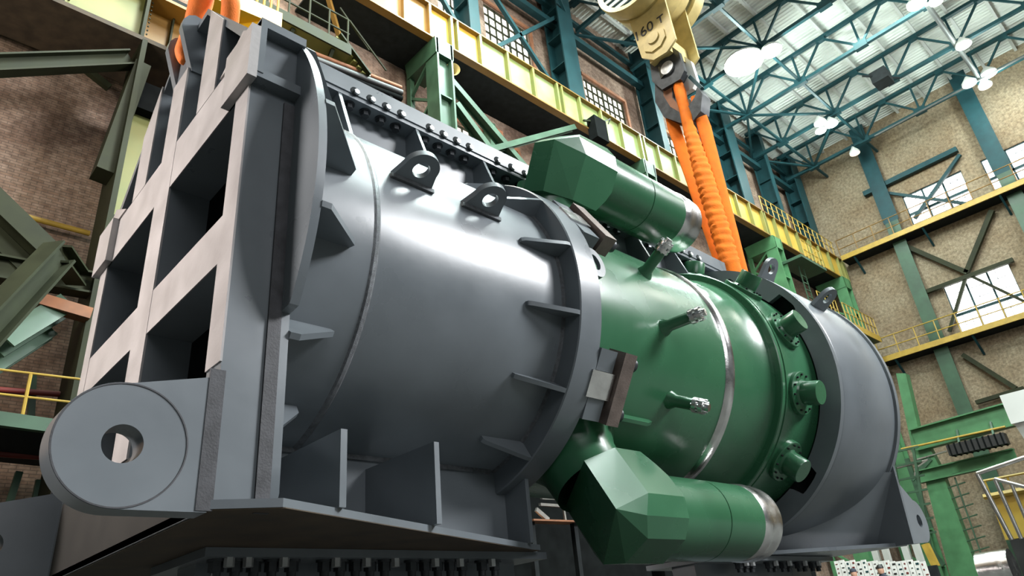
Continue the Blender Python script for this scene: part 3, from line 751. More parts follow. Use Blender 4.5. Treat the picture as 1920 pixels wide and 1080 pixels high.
def stander(loc, face, label, cap, shirt):
    """small background person facing direction 'face'"""
    x, y, z = loc
    f = Vector((math.cos(face), math.sin(face), 0)); s = Vector((-f.y, f.x, 0)); o0 = Vector(loc)
    def q(a, b, h): return o0 + f * a + s * b + Vector((0, 0, h))
    vs = [q(0, 0, .95), q(0, 0, 1.2), q(0, 0, 1.42), q(.01, 0, 1.52), q(.02, 0, 1.66), q(0, .1, .9), q(0, .11, .5), q(-.01, .12, .08), q(.12, .13, .04), q(0, -.1, .9), q(.02, -.11, .5), q(-.01, -.12, .08), q(.12, -.13, .04),
          q(0, .19, 1.4), q(-.02, .25, 1.12), q(.1, .24, .88), q(0, -.19, 1.4), q(-.02, -.25, 1.12), q(.1, -.24, .88)]
    ed = [(0, 1), (1, 2), (2, 3), (3, 4), (0, 5), (5, 6), (6, 7), (7, 8), (0, 9), (9, 10), (10, 11), (11, 12), (2, 13), (13, 14), (14, 15), (2, 16), (16, 17), (17, 18)]
    rd = [.15, .14, .15, .055, .1, .09, .065, .045, .04, .09, .065, .045, .04, .06, .045, .035, .06, .045, .035]
    p = skinned('person', vs, ed, rd, shirt, base=loc)
    tag(p, label, 'person')
    MB().sweep(q(.02, 0, 1.6), (0, 0, 1), [(-.08, .08), (0, .098), (.06, .095), (.1, .085)], 16).build('face', SKIN, p)
    MB().sweep(q(.015, 0, 1.68), (0, 0, 1), [(0, .108), (.05, .105), (.1, .07), (.12, .001)], 16).build('cap', cap, p)
    return p
a = P(1656, 1082, 0, 25); stander((25, a.y, 0), R(150), 'person in a dark cap standing before the printed panels', BLACK, CLOTH)
a = P(1605, 1090, 0, 25); stander((25, a.y, 0), R(200), 'person half hidden at the left end of the printed panels', CLOTH, WHITEP)

# worker standing on the frame head: only trousers and boots show under the top of the picture
wb = V(.45, 1.44, 1.33)
hipc = P(392, -95, 1, 1.45 * U)
L1 = P(378, 2, 1, 1.445 * U); L1b = P(362, 60, 1, 1.47 * U); L1c = P(341, 98, 1, 1.455 * U); L1d = P(347, 120, 1, 1.45 * U)
R1 = P(434, 2, 1, 1.36 * U); R1b = P(430, 45, 1, 1.40 * U); R1c = P(428, 75, 1, 1.42 * U)
chest = hipc + Vector((.05, .05, .45)); 
vs = [hipc, hipc + Vector((0, .02, .25)), chest, chest + Vector((0, 0, .14)), chest + Vector((-.02, 0, .3)),
      hipc.lerp(L1, .25) , L1, L1b, L1c, L1d, hipc.lerp(R1, .25), R1, R1b, R1c,
      chest + Vector((-.19, -.1, .0)), chest + Vector((-.26, -.14, -.28)), chest + Vector((-.2, -.2, -.52)), chest + Vector((.2, .1, .0)), chest + Vector((.27, .12, -.28)), chest + Vector((.22, .0, -.52))]
ed = [(0, 1), (1, 2), (2, 3), (3, 4), (0, 5), (5, 6), (6, 7), (7, 8), (8, 9), (0, 10), (10, 11), (11, 12), (12, 13), (2, 14), (14, 15), (15, 16), (2, 17), (17, 18), (18, 19)]
rd = [.16, .15, .16, .06, .1, .12, .112, .10, .07, .045, .11, .085, .085, .07, .07, .05, .04, .07, .05, .04]
wk = skinned('person', vs, ed, rd, ORANGEW, base=wb, lv=2)
tag(wk, 'worker in orange trousers standing on top of the grey frame', 'person')
hc = vs[4]
MB().sweep(hc, (0, 0, 1), [(-.12, .06), (-.06, .09), (.02, .1), (.06, .09)], 20).build('head', SKIN, wk)
MB().sweep(hc + Vector((0, 0, .03)), (0, 0, 1), [(-.01, .14), (0, .12), (.08, .105), (.12, .06), (.13, .001)], 20).build('helmet', WHITEP, wk)

# ------------------------------------------------------------------ the machine
YC, ZC = 1.445, .795
YM = lambda y: 2 * YC - y
def RP(x, r, ang):      # point at station x, radius r, angle (0 = toward the camera side, + = up)
    return V(x, YC - r * math.cos(R(ang)), ZC + r * math.sin(R(ang)))
AX = Vector((1, 0, 0)); AO = V(0, YC, ZC)
def lath(prof, closed=False, n=128):
    return MB().sweep(AO, AX, [(x * U, r * U) for x, r in prof], n, True, closed)
def loop_plate(pts_yz, x0, x1):
    return MB().prism([V(x0, y, z) for y, z in pts_yz], ((x1 - x0) * U, 0, 0))
def lug(cx, cz, rr, hole, x_end, ztop, zbot, y0, y1, sgn):
    """plate in the XZ plane with round nose; x_end is the welded end; sgn=-1 nose to -X"""
    n_ = 72; out = []; hl = []
    ztop_a = ztop
    poly = []
    for i in range(n_):
        a = 2 * math.pi * i / n_
        dx, dz = math.cos(a), math.sin(a)
        # distance to outline: circle on the nose side, straight edges toward x_end
        t = rr
        if dx * sgn < 0:
            best = 9
            L = abs(x_end - cx)
            if dx != 0: best = min(best, L / abs(dx))
            # upper edge from (cx,cz+rr) to (x_end,ztop)
            for z1, z2 in ((cz + rr, ztop), (cz - rr, zbot)):
                ex, ez = (x_end - cx), z2 - z1
                den = dx * ez - dz * ex
                if abs(den) > 1e-9:
                    tt = (0 * ez - (z1 - cz) * ex) / den
                    if tt > 0: best = min(best, tt)
            t = best
        out.append(V(cx + dx * t, y0, cz + dz * t)); hl.append(V(cx + dx * hole, y0, cz + dz * hole))
    return MB().holed(out, hl, (0, (y1 - y0) * U, 0))

cs = thing('grey_casing', V(.8, YC, .2), 'front grey welded steel casing with lattice end frame, ring flange and lifting eyes', 'casing')
X0, X1 = .378, .465
MB().ubox(X0, X1, 1.058, YM(1.058), .2, .36).build('bottom_bar', BARSHADE, cs)
MB().ubox(X0, X1, 1.058, YM(1.058), .608, .704).build('cross_bar', GREY, cs)
MB().ubox(X0 - .0022, X0 + .0005, 1.058, YM(1.058), .608, .704).build('front_flange', GREYLIT, cs)  # thin skin carrying the lit tone of the bar front
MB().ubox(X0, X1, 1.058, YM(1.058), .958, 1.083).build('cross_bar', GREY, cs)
MB().ubox(X0 - .0022, X0 + .0005, 1.058, YM(1.058), .958, 1.083).build('front_flange', GREYLIT, cs)
for s in (0, 1):
    f = (lambda y: y) if s == 0 else YM
    def bx(x0, x1, y0, y1, z0, z1):
        a, b = sorted((f(y0), f(y1))); return MB().ubox(x0, x1, a, b, z0, z1)
    bx(X0, X1, 1.003, 1.058, .2, 1.1).build('corner_post', GREY, cs)
    bx(X0 - .003, X0 + .0005, 1.001, 1.058, .415, .957).build('front_flange', GREYLIT, cs)
    bx(X0 - .016, X0 + .007, .9985, 1.002, .197, .40).build('weld_seam', GREYD, cs)
    bx(X1 - .021, X1 + .001, .9985, 1.004, .197, .95).build('weld_seam', GREYD, cs)
    bx(X0 - .018, X0, .976, 1.092, .958, 1.085).build('corner_pad', GREYLIT, cs)
    bx(X0, X0 + .012, .976, 1.003, .975, 1.108).build('pad_web', GREY, cs)
    bx(X0, X1 + .006, .978, 1.06, .965, .985).build('stiffener', GREY, cs)
    bx(X0, X1 + .006, .978, 1.06, 1.092, 1.112).build('top_plate', GREY, cs)
    # short uprights and chamfered head
    a, b = sorted((f(1.19), f(1.285)))
    MB().hexa([V(X0, a, 1.083), V(X1, a, 1.083), V(X1, b, 1.083), V(X0, b, 1.083), V(X0, a, 1.29 if s == 0 else 1.40), V(X1, a, 1.29 if s == 0 else 1.40), V(X1, b, 1.40 if s == 0 else 1.29), V(X0, b, 1.40 if s == 0 else 1.29)]).build('upper_post', GREY, cs)
    MB().hexa([V(X0 - .003, a, 1.083), V(X0 + .0005, a, 1.083), V(X0 + .0005, b, 1.083), V(X0 - .003, b, 1.083), V(X0 - .003, a, 1.29 if s == 0 else 1.40), V(X0 + .0005, a, 1.29 if s == 0 else 1.40), V(X0 + .0005, b, 1.40 if s == 0 else 1.29), V(X0 - .003, b, 1.40 if s == 0 else 1.29)]).build('front_flange', GREYLIT, cs)
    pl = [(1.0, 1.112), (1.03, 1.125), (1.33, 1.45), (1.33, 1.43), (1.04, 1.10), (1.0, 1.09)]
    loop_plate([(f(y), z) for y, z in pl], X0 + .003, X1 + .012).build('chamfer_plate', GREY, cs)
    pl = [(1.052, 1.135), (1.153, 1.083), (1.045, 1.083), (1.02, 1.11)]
    loop_plate([(f(y), z) for y, z in pl], X0 - .006, X0 + .02).build('corner_plate', GREYLIT, cs)
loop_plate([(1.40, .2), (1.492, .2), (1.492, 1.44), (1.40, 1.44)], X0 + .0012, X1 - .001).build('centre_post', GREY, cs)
MB().ubox(X0 - .003, X0 + .001, 1.40, 1.492, .36, 1.31).build('front_flange', GREYLIT, cs)
MB().ubox(X0 + .003, X1 + .012, 1.33, YM(1.33), 1.43, 1.45).build('top_plate', GREY, cs)
for y in (1.395, 1.488):
    pts = [(.383, 1.30), (.345, 1.425), (.347, 1.45), (.357, 1.468), (.372, 1.478), (.392, 1.475), (.42, 1.45), (.43, 1.30)]
    MB().prism([V(a, y, b) for a, b in pts], (0, .02 * U, 0)).build('lifting_ear', GREY, cs)
# end disc with straight lower sides
out = []; hl = []
for i in range(180):
    a = R(2 * i); dy, dz = -math.cos(a), math.sin(a)
    t = .548
    if dz < 0 and (abs(dy) * t > .444 or -dz * t > .3):
        t = min(.444 / max(1e-6, abs(dy)), .595 / -dz)
        if t < .548 or -dz * .548 < .274: t = max(t, .548) if -dz * .548 < .28 else t
    out.append(V(.465, YC + dy * t, ZC + dz * t)); hl.append(V(.465, YC + dy * .385, ZC + dz * .385))
MB().holed(out, hl, (.016 * U, 0, 0)).build('end_disc', GREY, cs)
lath([(.72, .001), (.72, .40), (.481, .385)]).build('inner_head', DARK, cs)  # dark back wall; shade of the open interior put into its colour
# lugs with turned bosses
lug(.261, .277, .083, .0255, X0, .39, .195, 1.0, 1.045, -1).build('lug', GREY, cs)
lug(.261, .277, .083, .0255, X0, .39, .195, YM(1.045), YM(1.0), -1).build('lug', GREY, cs)
for y, d_ in ((1.0, -1), (YM(1.0), 1)):
    MB().sweep(V(.261, y, .277), (0, d_, 0), [(-.004 * U, .0825 * U), (.0012 * U, .0825 * U), (.0012 * U, .0805 * U), (-.001 * U, .080 * U)], 72).build('boss_rim', GREYD, cs)
# shell, seam, ring flange
sh_ = lath([(.481, .415), (.67, .415), (1.0, .415), (1.215, .415)]).build('shell', GREY, cs)
lath([(.662, .4145), (.667, .4185), (.674, .4185), (.679, .4145)]).build('seam', WELD, cs)
lath([(1.215, .415), (1.215, .467), (1.218, .47), (1.292, .47), (1.295, .467), (1.295, .42)]).build('ring_flange', GREY, cs)
lath([(1.206, .4145), (1.209, .419), (1.215, .42)]).build('weld_seam', WELD, cs)
def radial_plate(pts, ang, th):
    a = R(ang); tdir = Vector((0, math.sin(a), math.cos(a)))
    return MB().prism([RP(x, r, ang) - tdir * (th * U / 2) for x, r in pts], tdir * (th * U))
for ang in (-82.4, -59, -35.4, -11.9, 11.7, 35.2, 58.7, 82):
    radial_plate([(1.215, .412), (1.215, .468), (1.205, .468), (1.09, .43), (1.083, .424), (1.083, .412)], ang, .011).build('ring_gusset', GREY, cs)
for ang in (-58.5, -35.2, -11.5, 12, 35, 58.5):
    radial_plate([(.481, .412), (.481, .55), (.499, .55), (.613, .434), (.613, .412)], ang, .011).build('disc_gusset', GREY, cs)
def eye_plate(x0, x1, ang, r0, htop, hole, th, rr=None):
    """rounded eye plate standing radially, base along x"""
    cx = (x0 + x1) / 2; rr = rr or (x1 - x0) / 2 * .92; cr = r0 + htop - rr
    n_ = 48; out = []; hl = []
    hr = (cr)
    a_ = R(ang); tdir = Vector((0, math.sin(a_), math.cos(a_)))
    for i in range(n_):
        a = 2 * math.pi * i / n_; dx, dr = math.cos(a), math.sin(a)
        if dr >= 0: t = rr
        else:
            best = 9
            if dr < 0: best = min(best, (cr - r0) / -dr)
            for x_top, x_bot in ((-rr, x0 - cx), (rr, x1 - cx)):
                ex, er = x_bot - x_top, -(cr - r0)
                den = dx * er - dr * ex
                if abs(den) > 1e-9:
                    tt = (x_top * er) / den
                    if tt > 0: best = min(best, tt)
            t = best
        out.append(RP(cx + dx * t, cr + dr * t, ang) - tdir * (th * U / 2)); hl.append(RP(cx + dx * hole, cr + dr * hole, ang) - tdir * (th * U / 2))
    return MB().holed(out, hl, tdir * (th * U))
for x0, x1 in ((.72, .826), (.918, 1.03)):
    e = eye_plate(x0, x1, 20, .413, .085, .02, .016, .042); e.build('lifting_eye', GREY, cs)
    a_ = R(20); td = Vector((0, math.sin(a_), math.cos(a_))) * U
    MB().bar(RP(x0 - .004, .4165, 20) - td * .010, RP(x1 + .004, .4165, 20) - td * .010, .014 * U, .01 * U).build('weld_seam', WELD, cs)
# base
for s in (0, 1):
    f = (lambda y: y) if s == 0 else YM
pl = [(X0, 1.0), (.468, .96), (1.276, 1.285), (1.305, 1.29), (1.305, YM(1.29)), (1.276, YM(1.285)), (.468, YM(.96)), (X0, YM(1.0))]
MB().prism([V(x, y, .1995) for x, y in pl], (0, 0, .0125 * U)).build('base_plate', GREY, cs)
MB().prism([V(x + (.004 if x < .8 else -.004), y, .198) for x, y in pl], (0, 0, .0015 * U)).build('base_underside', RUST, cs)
for y in (1.345, YM(1.345)):
    MB().ubox(.481, 1.30, y - .006, y + .006, .212, .405).build('base_web', GREY, cs)
    MB().bar(V(.481, y + (-.007 if y < YC else .007), .391), V(1.2, y + (-.007 if y < YC else .007), .391), .012 * U, .012 * U).build('weld_seam', WELD, cs)
for x, yn, z in ((.585, .998, .326), (.845, 1.092, .357), (1.252, 1.262, .357)):
    for f in ((lambda y: y), YM):
        a, b = sorted((f(yn), f(1.34))); MB().ubox(x - .006, x + .006, a, b, .212, z + .01).build('base_gusset', GREY, cs)

# top tie beam
tb = thing('tie_beam', V(1.6, YC, 1.2), 'long grey bolted box beam along the top of the machine', 'beam')
for y in (1.345, YM(1.345)):
    MB().ubox(.485, 2.45, y - .006, y + .006, 1.196, 1.343).build('web', GREY, tb)
MB().ubox(.484, 2.62, 1.288, YM(1.288), 1.341, 1.354).build('lower_flange', GREY, tb)
MB().ubox(.484, 2.62, 1.284, YM(1.284), 1.3545, 1.408).build('upper_plate', GREY, tb)
stx = [.723, .972, 1.226, 1.48, 1.73, 1.98, 2.23]
for x in stx:
    MB().prism([V(x - .005, 1.29, 1.342), V(x - .005, 1.222, 1.15), V(x - .005, 1.345, 1.12), V(x - .005, 1.345, 1.342)], (.010 * U, 0, 0)).build('stiffener', GREY, tb)
def bolt(p, d, r, h, m_, parent):
    d = vb(d)
    return MB().hexnut(p, p + d * h, r).cyl(p, p + d * .012, r * 1.35, n=16).build('bolt', m_, parent)
bx0 = [.53, .60, .765, .815, .865, .915, 1.015, 1.065, 1.115, 1.165, 1.28, 1.34, 1.40, 1.53, 1.59, 1.65, 1.78, 1.84, 1.90, 2.03, 2.09, 2.15, 2.28, 2.34, 2.40]
b0 = bolt(V(bx0[0], 1.314, 1.341), (0, 0, -1), .04, .06, BOLT, tb)
d0 = MB().cyl(V(bx0[0], 1.2845, 1.364), V(bx0[0], 1.2825, 1.364), .046, n=20).build('counterbore', DARK, tb)
c0 = MB().hexnut(V(bx0[0] + .003, 1.284, 1.361), V(bx0[0] + .003, 1.276, 1.361), .028).build('bolt', BRIGHTBOLT, tb)
for x in bx0[1:]:
    copy_part(b0, tb, ((x - bx0[0]) * U, 0, 0)); copy_part(c0, tb, ((x - bx0[0]) * U, 0, 0)); copy_part(d0, tb, ((x - bx0[0]) * U, 0, 0))

# green vessel
gv = thing('green_vessel', V(1.8, YC, .3), 'dark green pressure vessel with bolted ports between the grey casings', 'vessel')
lath([(1.24, .418), (1.93, .418), (1.952, .418)]).build('shell', GREEN, gv)
lath([(1.945, .4175), (1.95, .424), (1.957, .4275), (1.961, .4255), (1.965, .4275), (1.985, .4265), (1.989, .4175)]).build('weld_band', STEEL, gv)
lath([(1.988, .418), (2.06, .418), (2.10, .419), (2.14, .423), (2.175, .43), (2.20, .438), (2.21, .442), (2.21, .464), (2.213, .467), (2.23, .467), (2.232, .462), (2.236, .462), (2.238, .468), (2.475, .468), (2.485, .462)]).build('flange_drum', GREEN, gv)
# ports
def port(x, ang, big=True):
    c = RP(x, .4665, ang); d = (RP(x, 1, ang) - RP(x, 0, ang)).normalized()
    pd = MB().sweep(c, d, [(-.05, .074 * U), (.012 * U, .074 * U), (.0145 * U, .072 * U), (.0145 * U, .001)], 48).build('port_flange', GREEN, gv)
    MB().sweep(c + d * (.0145 * U), d, [(0, .046 * U), (.006 * U, .041 * U), (.058 * U, .041 * U), (.061 * U, .039 * U), (.061 * U, .001)], 40).build('port_cap', GREEN, pd)
    t1 = Vector((1, 0, 0)); t2 = d.cross(t1)
    for k in range(12):
        a = 2 * math.pi * k / 12 + .2; q = c + d * (.0145 * U) + (t1 * math.cos(a) + t2 * math.sin(a)) * (.063 * U)
        MB().hexnut(q, q + d * .02, .012).build('bolt', DARK, pd)
for ang in (-72, -43.5, -15, 13.5, 42, 70.5):
    port(2.325, ang)
# small nozzles with bolted steel flanges
def nozzle(x, ang, lean, length, r=.017):
    c = RP(x, .415, ang); d = (RP(x, 1, ang) - RP(x, 0, ang)).normalized(); d = (d + Vector(lean)).normalized()
    nz = MB().sweep(c, d, [(-.02 * U, r * 1.9 * U), (.006 * U, r * 1.5 * U), (.02 * U, r * 1.05 * U), (length * .68 * U, r * U)], 28).build('nozzle', GREEN, gv)
    e = c + d * (length * .66 * U)
    MB().sweep(e, d, [(0, .001), (0, r * 1.3 * U), (.012 * U, r * 1.3 * U), (.012 * U, r * .95 * U), (.02 * U, r * .95 * U), (.02 * U, r * 1.3 * U), (.031 * U, r * 1.3 * U), (.031 * U, r * .7 * U), (.045 * U, r * .65 * U), (.045 * U, .001)], 28, smooth=True).build('steel_flange', STEEL, nz)
    t1 = d.orthogonal().normalized(); t2 = d.cross(t1); mb = MB()
    for k in range(8):
        a = math.pi * k / 4; q = e + (t1 * math.cos(a) + t2 * math.sin(a)) * (r * 1.1 * U) 
        mb.hexnut(q - d * .01, q + d * (.037 * U), .009)
    mb.build('stud', BRIGHTBOLT, nz)
nozzle(1.635, -3, (.25, 0, .12), .125)
nozzle(1.685, -31, (.2, 0, .1), .11)
nozzle(1.64, 24, (.05, 0, .2), .13)
# elbows and outlet pipes
def hull(mb_pts, name, m_, parent):
    import bmesh
    off = OFF[parent.name]
    bm = bmesh.new()
    for p in mb_pts: bm.verts.new(p - off)
    r_ = bmesh.ops.convex_hull(bm, input=bm.verts)
    bmesh.ops.delete(bm, geom=list({g for g in list(r_['geom_interior']) + list(r_['geom_unused']) if isinstance(g, bmesh.types.BMVert)}), context='VERTS')
    bmesh.ops.dissolve_limit(bm, angle_limit=R(4), verts=bm.verts, edges=bm.edges)
    bmesh.ops.recalc_face_normals(bm, faces=bm.faces)
    me = bpy.data.meshes.new(name); bm.to_mesh(me); bm.free(); me.materials.append(m_)
    o = bpy.data.objects.new(name, me); COL.objects.link(o); o.parent = parent; OFF[o.name] = off
    return o
def outlet(ang, D, r, xc, xend, label):
    wdir = (RP(0, 1, ang) - RP(0, 0, ang)).normalized(); a = R(ang)
    vdir = Vector((0, -math.sin(a) if ang < 0 else math.sin(a), -math.cos(a) if ang < 0 else math.cos(a))) * 1.0
    if vdir.y > 0: vdir = -vdir          # v points to the camera side
    c = RP(xc, D, ang)
    k = 1
    def q(u, v, w_): return c + Vector((u * U * k, 0, 0)) + vdir * (v * U * k) + wdir * (w_ * U * k)
    pts = []
    up_ = ang > 0
    for sg in (1, -1):
        for u, v_, w_ in ((.037, .11, .03), (.012, .087, .078), (.03 if not up_ else .05, .044, .108 if not up_ else .103), (.031, .11, -.116), (.135, .11, -.116), (.165, .11, -.075), (.183, .11, -.04), (.185, .11, .03), (.182, .087, .078), (.18, .045, .108)):
            pts.append(q(u, sg * v_, w_))
        pts += [q(.182, sg * .06, -.10)]
    if up_: pts += [q(-.075, .081, .035), q(-.066, .081, -.121), q(-.105, .033, .015), q(-.10, .033, -.135)]
    else: pts += [q(-.08, .081, .06), q(-.082, .081, -.085)]
    el = hull(pts, 'pipe_elbow', GREEN, gv)
    MB().sweep(RP(xc + .025, 0, ang), wdir, [(.37 * U, .15 * U), (.41 * U, .13 * U), (.43 * U, .116 * U), (.455 * U, .105 * U), (D * U - .09 * U, .10 * U)], 56).build('branch_neck', GREEN, gv)
    e0 = RP(xc + .17, D, ang)
    L = (xend - xc - .17) * U
    pp = MB().sweep(e0, AX, [(0, r * U), (L * .44, r * U), (L * .442, (r - .002) * U), (L * .448, (r - .002) * U), (L * .45, r * U), (L * .80, r * U)], 72).build('outlet_pipe', GREEN, gv)
    MB().sweep(e0, AX, [(L * .80, r * U), (L * .815, (r + .002) * U), (L * .88, (r + .003) * U), (L * .895, (r + .0005) * U), (L * .94, (r + .002) * U), (L, (r - .001) * U), (L, (r - .02) * U), (L * .9, (r - .02) * U)], 72).build('steel_end', STEEL, pp)
outlet(60.5, .605, .103, 1.375, 2.05, 'upper')
outlet(-59.8, .617, .108, 1.38, 2.05, 'lower')
# rib plate by the lower branch
radial_plate([(1.46, .41), (1.46, .45), (1.58, .45), (1.62, .43), (1.62, .41)], -41, .01).build('rib', GREEN, gv)

# clamps that hold the ring flange
def clamp(angc, label, r0=.472):
    rad = (RP(0, 1, angc) - RP(0, 0, angc)).normalized(); tg = rad.cross(AX).normalized()
    if tg.z < 0: tg = -tg
    o = RP(1.295, r0, angc)
    cl = thing('clamp', o, label, 'clamp', 'clamps on the grey ring flange')
    def cb(x0, x1, t0_, t1_, q0, q1, name, m_):
        pts = []
        for q_ in (q0, q1):
            for x, t_ in ((x0, t0_), (x1, t0_), (x1, t1_), (x0, t1_)):
                pts.append(o + AX * (x * U) + tg * (t_ * U) + rad * (q_ * U))
        return MB().hexa(pts).build(name, m_, cl)
    cb(-.001, .06, .035, .09, -.05, -.004, 'key_block', GREY)
    cb(-.001, .06, -.09, -.035, -.05, -.004, 'key_block', GREY)
    cb(-.015, .068, -.034, .034, -.05, .001, 'steel_block', STEEL)
    cb(.072, .118, -.092, .095, -.045, .012, 'clamp_bar', BROWN)
    for s in (-.065, .068):
        p0 = o + tg * (s * U) + rad * (-.017 * U)
        MB().cyl(p0 + AX * (.118 * U), p0 + AX * (.142 * U), .019 * U, n=28).build('screw', BOLT, cl)
    return cl
clamp(-31.5, 'brown and steel clamp bar on the near side of the ring flange')
clamp(31, 'dark clamp block near the top of the ring flange')
e = eye_plate(1.28, 1.36, 7, .40, .07, .018, .016, .034)
radial = None
eo = None
m_ = MB()
n_ = 40; out = []; hl = []
cc = RP(1.308, .45, 9); a_ = R(9)
tt = (RP(0, 1, 9) - RP(0, 0, 9)).normalized(); t2 = tt.cross(AX)
for i in range(n_):
    a = 2 * math.pi * i / n_; out.append(cc + (AX * math.cos(a) + t2 * math.sin(a) * 1.25) * (.037 * U)); hl.append(cc + (AX * math.cos(a) + t2 * math.sin(a) * 1.3) * (.019 * U))
m_.holed(out, hl, tt * (.012 * U)).build('back_eye', GREY, cs)

# rear casing
rc = thing('grey_casing', V(2.75, YC, .2), 'rear grey welded casing with wide smooth drum shell and single lug', 'casing')
# annular face with two rounded pockets
n_ = 180; out = []; inn = []
def inner_r(deg):
    d_ = ((deg + 180) % 360) - 180
    r_ = .474
    for c, h_ in ((31.5, 6.5), (-49, 6.5)):
        e_ = abs(d_ - c)
        if e_ < h_: r_ = max(r_, .522 - .012 * max(0, (e_ - h_ + 2.5) / 2.5) ** 2)
    return r_
for i in range(n_):
    a = 360 * i / n_; out.append(RP(2.465, .547, a)); inn.append(RP(2.465, inner_r(a), a))
MB().holed(out, inn, (.025 * U, 0, 0)).build('face_plate', GREY, rc)
lath([(2.49, .547), (2.495, .549), (2.80, .549), (2.935, .549)]).build('shell', GREY, rc)
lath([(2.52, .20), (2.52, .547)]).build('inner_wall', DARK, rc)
lath([(2.935, .549), (2.938, .558), (2.965, .558), (2.968, .55), (2.968, .3)]).build('rim', GREY, rc)
for x0, x1, an in ((2.62, 2.72, 42), (2.68, 2.78, 38)):
    pass
eye_plate(2.60, 2.70, 30, .546, .10, .022, .016, .045).build('lifting_eye', GREY, rc)
eye_plate(2.52, 2.62, 52, .546, .10, .022, .016, .045).build('lifting_eye', GREY, rc)
pts = []
for a in range(-34, 215, 3): pts.append((YC - .556 * math.cos(R(a)), ZC + .556 * math.sin(R(a))))
pts += [(YM(1.0), .2), (1.0, .2)]
loop_plate(pts, 2.95, 2.968).build('end_disc', GREY, rc)
pl = [(2.30, 1.35), (2.49, 1.276), (3.0, 1.04), (3.0, YM(1.04)), (2.49, YM(1.276)), (2.30, YM(1.35))]
MB().prism([V(x, y, .1995) for x, y in pl], (0, 0, .0125 * U)).build('base_plate', GREY, rc)
for f in ((lambda y: y), YM):
    dy_ = .008 if f(0) < 1 else -.008
    MB().hexa([V(2.46, f(1.40), .212), V(2.955, f(1.13), .212), V(2.955, f(1.13) + dy_, .212), V(2.46, f(1.40) + dy_, .212), V(2.46, f(1.27), .46), V(2.955, f(.99), .46), V(2.955, f(.99) + dy_, .46), V(2.46, f(1.27) + dy_, .46)]).build('base_web', GREY, rc)
    y0, y1 = sorted((f(1.0), f(1.045)))
    lug(3.09, .285, .078, .024, 2.955, .45, .2, y0, y1, 1).build('lug', GREY, rc)

# lower support beams with bolts
def support(x0, x1, label, xs_b):
    sp = thing('support_beam', V((x0 + x1) / 2, YC, 0) * 1.0 - Vector((0, 0, H)), label, 'support beam', 'bolted beams under the machine')
    MB().ubox(x0, x1, 1.31, YM(1.31), .182, .1975).build('top_flange', GREY, sp)
    z0 = -H / U
    MB().ubox(x0 + .02, x1 - .03, 1.40, YM(1.40), z0 + .02, .182).build('box_body', GREY, sp)
    MB().ubox(x0 - .05, x1 + .05, 1.33, YM(1.33), z0, z0 + .02).build('foot_plate', DARK, sp)
    b_ = MB().hexnut(V(xs_b[0], 1.345, .182), V(xs_b[0], 1.345, .16), .0135 * U).cyl(V(xs_b[0], 1.345, .16), V(xs_b[0], 1.345, .148), .009 * U, n=14).cyl(V(xs_b[0], 1.345, .182), V(xs_b[0], 1.345, .177), .017 * U, n=16).build('bolt', BOLT, sp)
    c_ = MB().hexnut(V(xs_b[0] + .015, 1.315 + .01, .182), V(xs_b[0] + .015, 1.315 + .01, .166), .0095 * U).build('bolt', BRIGHTBOLT, sp)
    for k, x in enumerate(xs_b[1:]):
        copy_part(b_, sp, ((x - xs_b[0]) * U, 0, 0))
        if k % 2 == 0: copy_part(c_, sp, ((x - xs_b[0]) * U, 0, 0))
support(.5, 1.345, 'grey bolted support beam under the front casing', [.535, .57, .605, .64, .68, .75, .785, .82, .855, .89, .96, .995, 1.03, 1.065, 1.10, 1.16, 1.2])
support(2.1, 2.95, 'dark bolted support beam under the rear casing', [2.30, 2.34, 2.38, 2.50, 2.54, 2.60, 2.645, 2.72, 2.765, 2.83, 2.875])
for k, (xa, xb, zh) in enumerate(((2.6, 6.8, 2.6), (7.2, 14, 4.2), (14.5, 22, 3.6))):  # added dark blocks standing in for the black shade under the machine
    t = thing('machine_bed', ((xa + xb) / 2, 11, 0), ['dark machine bed by the wall below the left platform', 'dark machine bed by the wall behind the front support beam', 'dark machine bed by the wall behind the lower green elbow'][k], 'machine bed')
    MB().box(xa, xb, 10.4, 12.2, 0, zh).build('body', MATTBLACK, t)
    MB().box(xa - .05, xb + .05, 10.3, 12.2, zh, zh + .15).build('table', MATTBLACK, t)
# brick-coloured floor beam and rack glimpsed under the machine
t = thing('tool_rack', (10.5, 9.5, 0), 'small lit rack glimpsed under the machine between base and elbow', 'rack')
a, b = P(990, 977, 1, 9.5), P(1080, 980, 1, 9.5)
MB().bar(a, b, .3, .03).build('shelf', RUSTP, t)
mb = MB().bar(P(1005, 955, 1, 9.5), P(1028, 975, 1, 9.5), .05, .08).bar(P(1012, 946, 1, 9.5), P(1055, 949, 1, 9.5), .06, .05).bar(P(1055, 945, 1, 9.5), P(1060, 976, 1, 9.5), .04, .04).bar(P(1015, 935, 1, 9.5), P(1052, 936, 1, 9.5), .05, .03)
mb.build('frame', RAIL, t)
for px in (995, 1075):
    q = P(px, 978, 1, 9.5); MB().box(q.x - .05, q.x + .05, 9.45, 9.55, 0, q.z).build('leg', DARK, t)

